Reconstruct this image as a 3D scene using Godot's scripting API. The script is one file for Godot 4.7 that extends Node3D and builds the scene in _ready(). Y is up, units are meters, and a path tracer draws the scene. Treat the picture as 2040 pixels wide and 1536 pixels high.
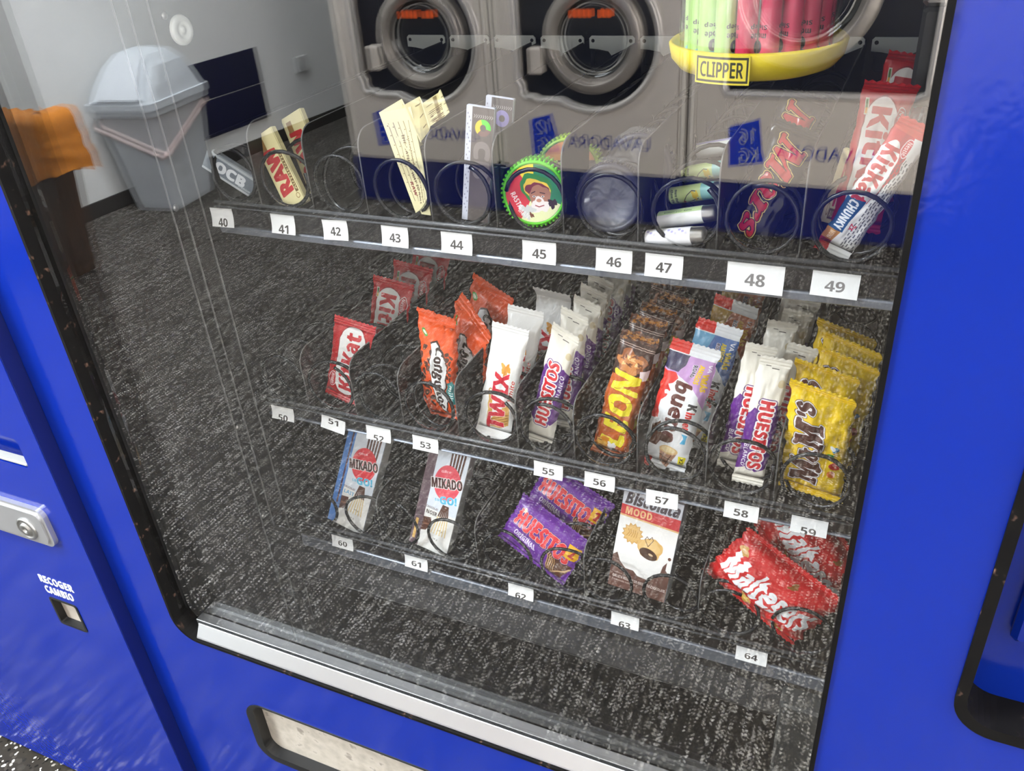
extends Node3D
# Snack vending machine in a laundromat, seen through its double glazing, which mirrors the room behind the camera.
# World: x to the right along the machine's front, y up (0 = lower edge of the window), z = 0 the machine's front sheet, the room at z > 0. Metres.

const FLOOR_Y := -0.48
const CEIL_Y := 2.12
const TRAY_Z := -0.185          # front edge of the trays
const WIN := Vector2(0.76, 1.22) # window opening
var M := {}
var tex_seen := {}
var sans: Font
var sans_bold: Font
var serif: Font
var rng := RandomNumberGenerator.new()

func _ready() -> void:
	rng.seed = 7
	make_camera()
	make_light()
	fonts()
	materials()
	build_room()
	build_laundry()
	build_machine()
	build_trays()
	build_products()

# ---------------------------------------------------------------- camera, light

func make_camera() -> void:
	var cam := Camera3D.new()
	cam.name = "camera"
	cam.fov = 48.485
	cam.near = 0.02
	cam.far = 60.0
	var b := Basis(Vector3(0.909712, -0.070033, -0.409292), Vector3(-0.160764, 0.849404, -0.502661), Vector3(0.382857, 0.523077, 0.761454))
	cam.transform = Transform3D(b.orthonormalized(), Vector3(0.75389, 0.81159, 0.49894))
	add_child(cam)
	cam.current = true

func make_light() -> void:
	var env := Environment.new()
	env.background_mode = Environment.BG_COLOR
	env.background_color = Color(0.02, 0.02, 0.022)
	env.tonemap_mode = Environment.TONE_MAPPER_LINEAR
	env.tonemap_exposure = 0.45
	env.sdfgi_enabled = true
	env.ssao_enabled = true
	env.ssil_enabled = true
	var we := WorldEnvironment.new()
	we.name = "environment"
	we.environment = env
	add_child(we)
	# ceiling LED panels of the laundromat: [x, z, width, depth, energy]
	var spots := [[-1.85, 1.9, 1.2, 0.3, 40.0], [-0.75, 0.7, 1.2, 0.3, 18.0]]
	var which := ["near the left wall", "close in front of the coin machine"]
	for i in spots.size():
		var s = spots[i]
		ceiling_panel(Vector3(s[0], CEIL_Y, s[1]), s[2], s[3], s[4], which[i])
	# daylight through the shop window right of the machines
	var l := AreaLight3D.new()
	l.name = "window_daylight"
	l.area_size = Vector2(1.9, 2.0)
	l.light_energy = 120.0
	l.light_color = Color(1.0, 0.985, 0.96)
	l.area_range = 14.0
	l.area_attenuation = 2.0
	l.shadow_enabled = true
	l.rotation_degrees = Vector3(0, 180, 0)
	l.position = Vector3(2.3, 0.85, -0.955)
	add_child(l)

func ceiling_panel(at: Vector3, w: float, d: float, energy: float, which: String) -> void:
	var t := thing("ceiling_light", "flush white LED ceiling panel " + which, "ceiling light", at, "ceiling panels")
	var fr := Mb.new()
	for s in [-1.0, 1.0]:
		fr.box(Vector3(s * (w * 0.5 + 0.012), -0.015, 0), Vector3(0.024, 0.03, d + 0.048), 0.003)
		fr.box(Vector3(0, -0.015, s * (d * 0.5 + 0.012)), Vector3(w, 0.03, 0.024), 0.003)
	part("frame", fr, pm("lamp_frame", Color(0.85, 0.85, 0.86), 0.4), t)
	var df := Mb.new()
	df.box(Vector3(0, -0.012, 0), Vector3(w, 0.008, d), 0.001)
	var dm := pm("lamp_diffuser", Color(0.9, 0.92, 0.95), 0.6)
	dm.emission_enabled = true
	dm.emission = Color(0.93, 0.97, 1.0)
	dm.emission_energy_multiplier = 6.0
	part("lamp_diffuser", df, dm, t)
	var l := AreaLight3D.new()
	l.name = "panel_light"
	l.area_size = Vector2(w, d)
	l.light_energy = energy
	l.light_color = Color(0.95, 0.98, 1.0)
	l.area_range = 12.0
	l.area_attenuation = 2.0
	l.shadow_enabled = true
	l.rotation_degrees = Vector3(-90, 0, 0)
	l.position = Vector3(0, -0.025, 0)
	t.add_child(l)

# ---------------------------------------------------------------- helpers

class Mb:
	# collects quads and triangles given counter-clockwise as seen from outside
	var st := SurfaceTool.new()
	var xf := Transform3D()
	var n := 0
	func _init() -> void:
		st.begin(Mesh.PRIMITIVE_TRIANGLES)
		st.set_smooth_group(-1)
	func smooth(on: bool) -> Mb:
		st.set_smooth_group(0 if on else -1)
		return self
	func v(p: Vector3, uv := Vector2.ZERO) -> void:
		st.set_uv(uv)
		st.add_vertex(xf * p)
	func tri(a: Vector3, b: Vector3, c: Vector3, ua := Vector2.ZERO, ub := Vector2.ZERO, uc := Vector2.ZERO) -> void:
		v(a, ua); v(c, uc); v(b, ub)
		n += 1
	func quad(a: Vector3, b: Vector3, c: Vector3, d: Vector3, ua := Vector2.ZERO, ub := Vector2.ZERO, uc := Vector2.ZERO, ud := Vector2.ZERO) -> void:
		tri(a, b, c, ua, ub, uc)
		tri(a, c, d, ua, uc, ud)
	func loft(rings: Array, cap0 := true, cap1 := true) -> void:
		# rings of equal size, each counter-clockwise seen from the +axis end (the last ring)
		var k: int = rings[0].size()
		for i in rings.size() - 1:
			for j in k:
				var j2 := (j + 1) % k
				quad(rings[i][j], rings[i][j2], rings[i + 1][j2], rings[i + 1][j])
		if cap0: fan(rings[0], true)
		if cap1: fan(rings[rings.size() - 1], false)
	func fan(r, flip: bool) -> void:
		var c := Vector3.ZERO
		for p in r: c += p
		c /= r.size()
		for j in r.size():
			var j2: int = (j + 1) % r.size()
			if flip: tri(c, r[j2], r[j])
			else: tri(c, r[j], r[j2])
	func box(c: Vector3, s: Vector3, ch := 0.0) -> void:
		var h := s * 0.5
		if ch <= 0.0:
			loft([_rect(c, h.x, h.y, -h.z), _rect(c, h.x, h.y, h.z)])
			return
		var q: float = minf(ch, minf(h.x, minf(h.y, h.z)) * 0.9)
		loft([_oct(c, h.x, h.y, q, -h.z, q), _oct(c, h.x, h.y, q, -h.z + q, 0.0), _oct(c, h.x, h.y, q, h.z - q, 0.0), _oct(c, h.x, h.y, q, h.z, q)])
	func _rect(c: Vector3, x: float, y: float, z: float) -> Array:
		return [c + Vector3(-x, -y, z), c + Vector3(x, -y, z), c + Vector3(x, y, z), c + Vector3(-x, y, z)]
	func _oct(c: Vector3, x: float, y: float, q: float, z: float, inset: float) -> Array:
		x -= inset; y -= inset
		var k := maxf(q - inset * 0.6, q * 0.3)
		return [c + Vector3(-x + k, -y, z), c + Vector3(x - k, -y, z), c + Vector3(x, -y + k, z), c + Vector3(x, y - k, z), c + Vector3(x - k, y, z), c + Vector3(-x + k, y, z), c + Vector3(-x, y - k, z), c + Vector3(-x, -y + k, z)]
	func tube(path: Array, r: float, k := 6, closed := false) -> void:
		var rings := []
		var m := path.size()
		var nrm := Vector3.ZERO
		for i in m:
			var a: Vector3 = path[(i - 1 + m) % m] if closed or i > 0 else path[0]
			var b: Vector3 = path[(i + 1) % m] if closed or i < m - 1 else path[m - 1]
			var t := (b - a).normalized()
			if nrm == Vector3.ZERO:
				nrm = t.cross(Vector3(0.13, 0.97, 0.2)).normalized()
			nrm = (nrm - t * nrm.dot(t)).normalized()
			var bi := t.cross(nrm)
			var ring := []
			for j in k:
				var ang := TAU * j / k
				ring.append(path[i] + (nrm * cos(ang) + bi * sin(ang)) * r)
			rings.append(ring)
		if closed: rings.append(rings[0])
		loft(rings, not closed, not closed)
	func lathe(profile: Array, k := 32, c := Vector3.ZERO) -> void:
		# profile: Vector2(radius, height) from bottom to top, outside on the right of that direction; axis y
		for i in profile.size() - 1:
			for j in k:
				var a0 := TAU * j / k
				var a1 := TAU * (j + 1) / k
				var p: Vector2 = profile[i]
				var q: Vector2 = profile[i + 1]
				var d0 := Vector3(cos(a0), 0, -sin(a0))
				var d1 := Vector3(cos(a1), 0, -sin(a1))
				var A := c + d0 * p.x + Vector3(0, p.y, 0)
				var B := c + d1 * p.x + Vector3(0, p.y, 0)
				var C := c + d1 * q.x + Vector3(0, q.y, 0)
				var D := c + d0 * q.x + Vector3(0, q.y, 0)
				if p.x > 0.0 and q.x > 0.0: quad(A, B, C, D)
				elif p.x > 0.0: tri(A, B, D)
				elif q.x > 0.0: tri(A, C, D)
	func prism(pts: PackedVector2Array, z0: float, z1: float, bev := 0.0) -> void:
		# polygon in x, y extruded from z0 (back) to z1 (front)
		var p := pts
		if Geometry2D.is_polygon_clockwise(p):
			p = pts.duplicate()
			p.reverse()
		var tr := Geometry2D.triangulate_polygon(p)
		var f := p
		if bev > 0.0:
			var off := Geometry2D.offset_polygon(p, -bev)
			if off.size() == 1 and off[0].size() == p.size(): f = off[0]
		for i in range(0, tr.size(), 3):
			var a := p[tr[i]]; var b := p[tr[i + 1]]; var c := p[tr[i + 2]]
			if (b - a).cross(c - a) < 0.0:
				var s := b; b = c; c = s
			tri(Vector3(a.x, a.y, z1), Vector3(b.x, b.y, z1), Vector3(c.x, c.y, z1))
			tri(Vector3(a.x, a.y, z0), Vector3(c.x, c.y, z0), Vector3(b.x, b.y, z0))
		for i in p.size():
			var a := p[i]; var b := p[(i + 1) % p.size()]
			quad(Vector3(a.x, a.y, z0), Vector3(b.x, b.y, z0), Vector3(b.x, b.y, z1), Vector3(a.x, a.y, z1))
	func ring_plate(outer: PackedVector2Array, inner: PackedVector2Array, z0: float, z1: float) -> void:
		# a plate with one hole; both outlines counter-clockwise with the same number of points
		var k := outer.size()
		for i in k:
			var j := (i + 1) % k
			var a := outer[i]; var b := outer[j]; var c := inner[j]; var d := inner[i]
			quad(V(a, z1), V(b, z1), V(c, z1), V(d, z1))
			quad(V(a, z0), V(d, z0), V(c, z0), V(b, z0))
			quad(V(a, z0), V(b, z0), V(b, z1), V(a, z1))
			quad(V(d, z1), V(c, z1), V(c, z0), V(d, z0))
	func V(p: Vector2, z: float) -> Vector3:
		return Vector3(p.x, p.y, z)
	func mesh() -> ArrayMesh:
		st.generate_normals()
		return st.commit()

static func round_rect(x0: float, y0: float, x1: float, y1: float, r: float, k := 6) -> PackedVector2Array:
	var p := PackedVector2Array()
	var cs := [Vector2(x1 - r, y0 + r), Vector2(x1 - r, y1 - r), Vector2(x0 + r, y1 - r), Vector2(x0 + r, y0 + r)]
	for i in 4:
		for j in k + 1:
			var a := -PI / 2 + i * PI / 2 + PI / 2 * j / k
			p.append(cs[i] + Vector2(cos(a), sin(a)) * r)
	return p

static func sharp_rect(x0: float, y0: float, x1: float, y1: float, k := 6) -> PackedVector2Array:
	# a rectangle with as many points as round_rect
	var p := PackedVector2Array()
	for c in [Vector2(x1, y0), Vector2(x1, y1), Vector2(x0, y1), Vector2(x0, y0)]:
		for j in k + 1: p.append(c)
	return p

func thing(called: String, label: String, category: String, at := Vector3.ZERO, group := "") -> Node3D:
	var o := Node3D.new()
	o.position = at
	add_named(o, called, self)
	tag(o, label, category, group)
	return o

func tag(o: Node, label: String, category: String, group := "") -> void:
	o.set_meta("label", label)
	o.set_meta("category", category)
	if group != "": o.set_meta("group", group)

func add_named(o: Node, called: String, parent: Node) -> void:
	o.name = called
	var i := 0
	while parent.has_node(NodePath(String(o.name))):
		i += 1
		o.name = "%s_%03d" % [called, i]
	parent.add_child(o, true)

func part(called: String, b: Mb, m: Material, parent: Node, label := "") -> MeshInstance3D:
	return part_mesh(called, b.mesh(), m, parent, label)

func part_mesh(called: String, me: Mesh, m: Material, parent: Node, label := "") -> MeshInstance3D:
	var o := MeshInstance3D.new()
	o.mesh = me
	if m:
		for i in me.get_surface_count(): o.set_surface_override_material(i, m)
	add_named(o, called, parent)
	if label != "": o.set_meta("label", label)
	return o

func struct(called: String, b: Mb, m: Material) -> MeshInstance3D:
	var o := part(called, b, m, self)
	o.set_meta("kind", "structure")
	return o

func twin(o: Node3D, xf: Transform3D, label: String) -> Node3D:
	var base := String(o.name)
	if base.length() > 4 and base[base.length() - 4] == "_" and base.right(3).is_valid_int(): base = base.left(base.length() - 4)
	var c: Node3D = o.duplicate()
	add_named(c, base, self)
	c.transform = xf
	c.set_meta("label", label)
	return c

# pm: plain material, kept by name
func pm(called: String, c: Color, rough := 0.5, metal := 0.0) -> StandardMaterial3D:
	if M.has(called): return M[called]
	var m := StandardMaterial3D.new()
	m.resource_name = called
	m.albedo_color = c
	m.roughness = rough
	m.metallic = metal
	M[called] = m
	return m

func clear_pm(called: String, c: Color, alpha: float, rough := 0.03) -> StandardMaterial3D:
	var m := pm(called, c, rough)
	m.transparency = BaseMaterial3D.TRANSPARENCY_ALPHA
	m.albedo_color = Color(c.r, c.g, c.b, alpha)
	return m

func noise_tex(sd: int, freq: float, ramp: Array, size := 512, kind := FastNoiseLite.TYPE_SIMPLEX_SMOOTH, oct := 4) -> NoiseTexture2D:
	var f := FastNoiseLite.new()
	f.seed = sd
	f.frequency = freq
	f.noise_type = kind
	f.fractal_octaves = oct
	var t := NoiseTexture2D.new()
	t.width = size
	t.height = size
	t.seamless = true
	t.noise = f
	if ramp.size() > 0:
		var g := Gradient.new()
		var offs := PackedFloat32Array()
		var cols := PackedColorArray()
		for e in ramp:
			offs.append(e[0])
			cols.append(e[1])
		g.offsets = offs
		g.colors = cols
		t.color_ramp = g
	return t

func tri(m: StandardMaterial3D, scale: float) -> void:
	m.uv1_triplanar = true
	m.uv1_world_triplanar = true
	m.uv1_scale = Vector3.ONE * scale

func fonts() -> void:
	var f := SystemFont.new()
	f.font_names = PackedStringArray(["Droid Sans"])
	sans = f
	var g := SystemFont.new()
	g.font_names = PackedStringArray(["Droid Sans"])
	g.font_weight = 700
	sans_bold = g
	var h := SystemFont.new()
	h.font_names = PackedStringArray(["Droid Serif"])
	h.font_weight = 700
	serif = h

func materials() -> void:
	# floor: dark brown-grey terrazzo with pale chips of stone
	var sz := 2048
	var im := Image.create(sz, sz, false, Image.FORMAT_RGB8)
	im.fill(Color8(50, 46, 41))
	for i in 9000:
		var c := Color8(38, 36, 33).lerp(Color8(72, 67, 60), rng.randf())
		chip(im, sz, c, rng.randf_range(3.0, 9.0))
	for i in 11500:
		var c := Color8(130, 124, 114).lerp(Color8(255, 252, 244), rng.randf())
		chip(im, sz, c, rng.randf_range(1.4, 4.9))
	for i in 5000:
		chip(im, sz, Color8(26, 24, 23), rng.randf_range(1.5, 4.5))
	var fm := pm("terrazzo", Color.WHITE, 0.5)
	fm.metallic_specular = 0.2
	fm.albedo_texture = ImageTexture.create_from_image(im)
	tri(fm, 1.0 / 1.25)
	# blue gloss paint with a faint orange peel
	var bl := pm("blue_paint", Color8(10, 38, 140), 0.13)
	bl.metallic_specular = 0.44
	bl.heightmap_enabled = false
	bl.normal_enabled = true
	var nt := noise_tex(5, 0.02, [], 512, FastNoiseLite.TYPE_SIMPLEX_SMOOTH, 2)
	nt.as_normal_map = true
	nt.bump_strength = 1.2
	bl.normal_texture = nt
	bl.normal_scale = 0.25
	tri(bl, 9.0)
	pm("side_shade_blue", Color8(8, 20, 84), 0.35)  # the coin machine's blue, darkened to carry the shade on its side
	# rubber gasket, worn to rust here and there
	var ru := pm("rubber", Color.WHITE, 0.6)
	ru.metallic_specular = 0.25
	ru.albedo_texture = noise_tex(11, 0.012, [[0.0, Color8(12, 11, 12)], [0.80, Color8(16, 15, 15)], [0.86, Color8(58, 44, 38)], [0.93, Color8(120, 92, 76)], [1.0, Color8(150, 118, 98)]])
	tri(ru, 6.0)
	pm("black_rubber", Color8(18, 18, 19), 0.45)
	pm("aluminium", Color8(196, 198, 200), 0.28, 0.9)
	pm("steel", Color8(176, 176, 174), 0.3, 0.9)
	pm("liner", Color8(14, 14, 15), 0.5)
	pm("frame_grey", Color8(70, 72, 72), 0.45)
	pm("tray_black", Color8(16, 16, 18), 0.42)
	pm("divider_black", Color8(14, 14, 15), 0.45)
	pm("lip_grey", Color8(122, 128, 138), 0.32, 0.4)
	pm("wire", Color8(40, 41, 44), 0.2, 0.3)
	clear_pm("glass", Color8(120, 122, 122), 0.001, 0.0)
	clear_pm("rail_plastic", Color8(60, 64, 70), 0.35, 0.05)
	clear_pm("fin_plastic", Color8(90, 94, 98), 0.35, 0.08)
	clear_pm("film", Color8(225, 228, 232), 0.10, 0.06)
	clear_pm("clear_plastic", Color8(225, 230, 235), 0.12, 0.05)
	pm("white_wall", Color8(226, 226, 224), 0.85)
	pm("white_plastic", Color8(238, 238, 235), 0.4)
	pm("ceiling_white", Color8(235, 235, 233), 0.9)
	pm("dark_base", Color8(38, 36, 34), 0.4)
	pm("beige_flap", Color8(172, 164, 152), 0.5)

func chip(im: Image, sz: int, c: Color, r: float) -> void:
	# one stone chip: a few overlapping rows of uneven width
	var x := rng.randf() * sz
	var y := rng.randf() * sz
	var h := int(ceilf(r))
	var e := rng.randf_range(-0.6, 0.6)
	for k in range(-h, h + 1):
		var half := r * sqrt(maxf(0.0, 1.0 - float(k * k) / float(h * h + 1))) * rng.randf_range(0.7, 1.1)
		var x0 := int(x + e * k - half)
		var w := int(half * 2.0) + 1
		im.fill_rect(Rect2i(posmod(x0, sz), posmod(int(y) + k, sz), w, 1), c)

# ---------------------------------------------------------------- the room behind the camera

const WASH := Vector3(-1.551, FLOOR_Y, 2.637)   # lower left front corner of the row of washers, which face the machine (-z)
const WALL_A := Vector3(-2.688, 0, 1.952)       # a point of the left wall's foot, and its direction
const WALL_T := Vector3(0.0922, 0, 0.99574)

func build_room() -> void:
	var b := Mb.new()
	b.box(Vector3(0.2, FLOOR_Y - 0.05, 1.9), Vector3(7.4, 0.1, 6.2))
	struct("floor", b, M.terrazzo)
	b = Mb.new()
	b.box(Vector3(0.2, CEIL_Y + 0.05, 1.9), Vector3(7.4, 0.1, 6.2))
	struct("ceiling", b, M.ceiling_white)
	var mid := (FLOOR_Y + CEIL_Y) * 0.5
	var hh := CEIL_Y - FLOOR_Y
	b = Mb.new()
	b.box(Vector3(-1.10, mid, -1.05), Vector3(4.8, hh, 0.1))
	b.box(Vector3(3.6, mid, -1.05), Vector3(0.6, hh, 0.1))
	b.box(Vector3(2.3, -0.315, -1.05), Vector3(2.0, 0.33, 0.1))
	b.box(Vector3(2.3, 1.985, -1.05), Vector3(2.0, 0.27, 0.1))
	struct("wall_back", b, M.white_wall)
	# shop window of frosted glass, bright with daylight
	b = Mb.new()
	for s in [-1.0, 1.0]:
		b.box(Vector3(2.3 + s * 0.975, 0.85, -1.02), Vector3(0.05, 2.0, 0.06), 0.004)
		b.box(Vector3(2.3, 0.85 + s * 0.975, -1.02), Vector3(1.9, 0.05, 0.06), 0.004)
	b.box(Vector3(2.3, 0.85, -1.02), Vector3(0.04, 1.9, 0.05), 0.004)
	var win := struct("window_1", b, pm("window_frame", Color8(120, 122, 124), 0.4, 0.5))
	b = Mb.new()
	b.box(Vector3(2.3, 0.85, -1.02), Vector3(1.9, 1.9, 0.008))
	var day := pm("frosted_window", Color8(225, 230, 235), 0.6)
	day.emission_enabled = true
	day.emission = Color(1.0, 0.99, 0.97)
	day.emission_energy_multiplier = 8.0
	part("window_pane", b, day, win)
	b = Mb.new()
	b.box(Vector3(0.2, mid, 4.75), Vector3(7.4, hh, 0.1))
	struct("wall_front", b, M.white_wall)
	b = Mb.new()
	b.box(Vector3(3.4, mid, 1.9), Vector3(0.1, hh, 6.0))
	struct("wall_right", b, M.white_wall)
	# left wall, not quite square to the machine
	var basis_l := Basis(Vector3(WALL_T.z, 0, -WALL_T.x), Vector3.UP, WALL_T)
	b = Mb.new()
	b.xf = Transform3D(basis_l, Vector3(WALL_A.x, mid, WALL_A.z))
	b.box(Vector3(-0.06, 0, 0), Vector3(0.12, hh, 6.4))
	struct("wall_left", b, M.white_wall)
	b = Mb.new()
	b.xf = Transform3D(basis_l, Vector3(WALL_A.x, FLOOR_Y + 0.035, WALL_A.z))
	b.box(Vector3(0.006, 0, 0), Vector3(0.012, 0.07, 6.2), 0.002)
	struct("baseboard_left", b, M.dark_base)
	# navy tiles low on the left wall
	var t := thing("wall_panel", "dark navy panel of stacked tiles low on the white wall behind the bin", "wall panel", Vector3(WALL_A.x, 0, WALL_A.z))
	t.basis = basis_l
	var navy := pm("navy_tile", Color8(16, 18, 52), 0.25)
	for r in 2:
		var y0: float = -0.32 if r == 0 else -0.136
		b = Mb.new()
		b.box(Vector3(0.006, y0 + 0.09 + 0.003 * r, 1.082), Vector3(0.012, 0.181, 0.55), 0.002)
		part("tile", b, navy, t)
	t = thing("wall_socket", "small square white wall socket between navy panel and washers", "wall socket", Vector3(WALL_A.x, -0.103, WALL_A.z) + WALL_T * 1.683)
	t.basis = basis_l
	b = Mb.new()
	b.box(Vector3(0.012, 0, 0), Vector3(0.024, 0.085, 0.085), 0.004)
	part("cover_plate", b, pm("plate_grey", Color8(196, 196, 194), 0.4), t)
	b = Mb.new().smooth(true)
	b.xf = Transform3D(Basis(Vector3.FORWARD, PI / 2).rotated(Vector3.UP, 0), Vector3(0.023, 0, 0))
	b.lathe([Vector2(0.024, 0), Vector2(0.024, 0.003), Vector2(0.019, 0.003), Vector2(0.019, 0.0005), Vector2(0, 0.0005)], 20)
	part("socket_insert", b, pm("socket_grey", Color8(200, 200, 198), 0.5), t)
	build_bin()
	build_table()

func build_bin() -> void:
	var t := thing("waste_bin", "tall pale grey swing-top waste bin against the white wall", "waste bin", Vector3(-2.465, FLOOR_Y, 2.42))
	t.rotation.y = deg_to_rad(-8)
	var grey := pm("bin_grey", Color8(204, 209, 214), 0.45)
	var b := Mb.new().smooth(false)
	var rings := []
	for e in [[0.0, 0.11, 0.15], [0.02, 0.115, 0.155], [0.44, 0.155, 0.195], [0.445, 0.168, 0.208], [0.475, 0.17, 0.21], [0.475, 0.155, 0.195], [0.2, 0.13, 0.17]]:
		rings.append(_rr(e[1], e[2], e[0], 0.03))
	b.loft(rings)
	part("bin_body", b, grey, t)
	# folded-over edge of the liner bag, sagging on the front
	b = Mb.new().smooth(true)
	var path_in := _rr(0.16, 0.2, 0.0, 0.03)
	var up := []
	var lo := []
	for i in path_in.size():
		var p: Vector3 = path_in[i]
		var s := clampf(1.0 - Vector2(p.x - 0.16, p.z + 0.2).length() / 0.36, 0.0, 1.0)
		up.append(p + Vector3(0, 0.44, 0))
		lo.append(p * Vector3(1.015, 1, 1.015) + Vector3(0, 0.43 - 0.16 * s - rng.randf() * 0.012, 0))
	b.loft([lo, up], false, false)
	var bag := pm("bag_film", Color8(205, 200, 200), 0.3)
	bag.transparency = BaseMaterial3D.TRANSPARENCY_ALPHA
	bag.albedo_color.a = 0.4
	part("bin_liner", b, bag, t)
	b = Mb.new().smooth(true)
	b.tube(lo, 0.011, 6, true)
	part("liner_hem", b, pm("hem_pink", Color8(206, 184, 180), 0.5), t)
	# the lid: a domed hood with a swing flap on the front slope
	b = Mb.new().smooth(false)
	rings = []
	for e in [[0.47, 0.176, 0.216, 0.0], [0.5, 0.176, 0.216, 0.0], [0.502, 0.165, 0.205, 0.0], [0.56, 0.155, 0.17, 0.012], [0.63, 0.135, 0.12, 0.03], [0.675, 0.1, 0.075, 0.035], [0.69, 0.05, 0.035, 0.035]]:
		var r := []
		for p in _rr(e[1], e[2], e[0], 0.03): r.append(p + Vector3(0, 0, e[3]))
		rings.append(r)
	b.loft(rings)
	part("lid", b, grey, t)
	b = Mb.new().smooth(true)
	var rows := []
	for i in 7:
		var k := i / 6.0
		rows.append([lerpf(0.125, 0.08, k), 0.515 + 0.16 * k, lerpf(-0.208, -0.045, k * k * 0.4 + k * 0.6)])
	for i in 6:
		var p = rows[i]; var q = rows[i + 1]
		b.quad(Vector3(p[0], p[1], p[2] - 0.006), Vector3(-p[0], p[1], p[2] - 0.006), Vector3(-q[0], q[1], q[2] - 0.006), Vector3(q[0], q[1], q[2] - 0.006))
		b.quad(Vector3(-p[0], p[1], p[2] + 0.004), Vector3(p[0], p[1], p[2] + 0.004), Vector3(q[0], q[1], q[2] + 0.004), Vector3(-q[0], q[1], q[2] + 0.004))
	part("swing_flap", b, pm("bin_flap", Color8(214, 218, 223), 0.35), t)

func _rr(x: float, z: float, y: float, r: float) -> Array:
	# rounded rectangle in the ground plane, counter-clockwise seen from above
	var out := []
	for p in round_rect(-x, -z, x, z, minf(r, minf(x, z) * 0.9), 4): out.append(Vector3(p.x, y, -p.y))
	return out

func build_table() -> void:
	var t := thing("side_table", "narrow dark wooden side table with pale top beside the waste bin", "table", Vector3(-2.4, FLOOR_Y, 1.62))
	var wood := pm("dark_wood", Color.WHITE, 0.5)
	wood.albedo_texture = noise_tex(21, 0.03, [[0.2, Color8(52, 34, 22)], [0.8, Color8(84, 56, 36)]], 256)
	wood.uv1_triplanar = true
	wood.uv1_scale = Vector3(8, 0.8, 8)
	var b := Mb.new()
	b.box(Vector3(0.03, 0.598, 0), Vector3(0.60, 0.028, 0.13), 0.004)
	part("tabletop", b, pm("pale_top", Color8(206, 202, 196), 0.4), t)
	for s in [1.0, -1.0]:
		b = Mb.new()
		var xt := 0.23 if s > 0 else -0.18
		var xb := 0.15 if s > 0 else -0.16
		var rings := []
		for e in [[0.0, xb, 0.066], [0.3, (xb + xt) * 0.5, 0.075], [0.584, xt, 0.085]]:
			rings.append([Vector3(e[1] - e[2], e[0], 0.045), Vector3(e[1] + e[2], e[0], 0.045), Vector3(e[1] + e[2], e[0], -0.045), Vector3(e[1] - e[2], e[0], -0.045)])
		b.loft(rings)
		part("leg", b, wood, t)
	b = Mb.new()
	b.box(Vector3(0.02, 0.10, 0), Vector3(0.30, 0.05, 0.03), 0.003)
	part("stretcher", b, wood, t)
	# orange cloth draped over the near right corner: across the top, then down the front
	b = Mb.new().smooth(true)
	var fl := FastNoiseLite.new()
	fl.seed = 3
	fl.frequency = 14.0
	var nx := 22
	var ny := 26
	var P := []
	for j in ny + 1:
		var row := []
		for i in nx + 1:
			# u runs along the front edge to the corner, then along the table's right end
			var u := i / float(nx)
			var along := u * 0.44
			var p := Vector3(-2.37 + minf(along, 0.295), 0, 1.549)
			var out := Vector3(0, 0, -1)
			if along > 0.295:
				p = Vector3(-2.068, 0, 1.549 + along - 0.295)
				out = Vector3(1, 0, 0)
			if absf(along - 0.295) < 0.03: out = Vector3(0.7, 0, -0.7)
			var s := j / float(ny) * 0.36
			var fold := 0.012 * sin(u * 21.0 + s * 7.0) + 0.010 * fl.get_noise_2d(u * 0.4, s)
			var hem := 0.06 * sin(u * 5.0 + 0.9)
			if s < 0.10:
				row.append(p - out * (0.10 - s) * 0.9 + Vector3(0, FLOOR_Y + 0.618 + 0.010 + absf(fold), 0))
			else:
				var d := s - 0.10
				row.append(p + out * (0.008 + absf(fold) * (0.5 + d * 5.0)) + Vector3(0, FLOOR_Y + 0.617 - d * (0.86 + hem * 2.5), 0))
		P.append(row)
	for j in ny:
		for i in nx:
			b.quad(P[j][i], P[j][i + 1], P[j + 1][i + 1], P[j + 1][i])
			var o := Vector3(0, -0.0025, 0.0025)
			b.quad(P[j][i] + o, P[j + 1][i] + o, P[j + 1][i + 1] + o, P[j][i + 1] + o)
	var cm := pm("orange_cloth", Color.WHITE, 0.95)
	cm.albedo_texture = noise_tex(22, 0.08, [[0.2, Color8(178, 104, 14)], [0.8, Color8(208, 130, 28)]], 256)
	cm.rim_enabled = true
	cm.rim = 0.4
	tri(cm, 6.0)
	var o := part("cleaning_cloth", b, cm, self)
	tag(o, "crumpled orange cleaning cloth draped over the table's corner", "cloth")

# ---------------------------------------------------------------- washing machines

func build_laundry() -> void:
	washer(0.0, 0.735, [0.107, 0.475, 0.417, 0.70, 0.258], 0.192, 0.140, "12", false, "silver washing machine nearest the waste bin, first of the row")
	washer(0.737, 0.78, [0.107, 0.475, 0.417, 0.70, 0.258], 0.192, 0.140, "12", false, "silver washing machine in the middle of the row, round dark door")
	washer(1.519, 0.90, [0.13, 0.52, 0.373, 0.863, 0.30], 0.247, 0.185, "16", true, "largest silver washing machine, with the larger door, at the row's right end")

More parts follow.
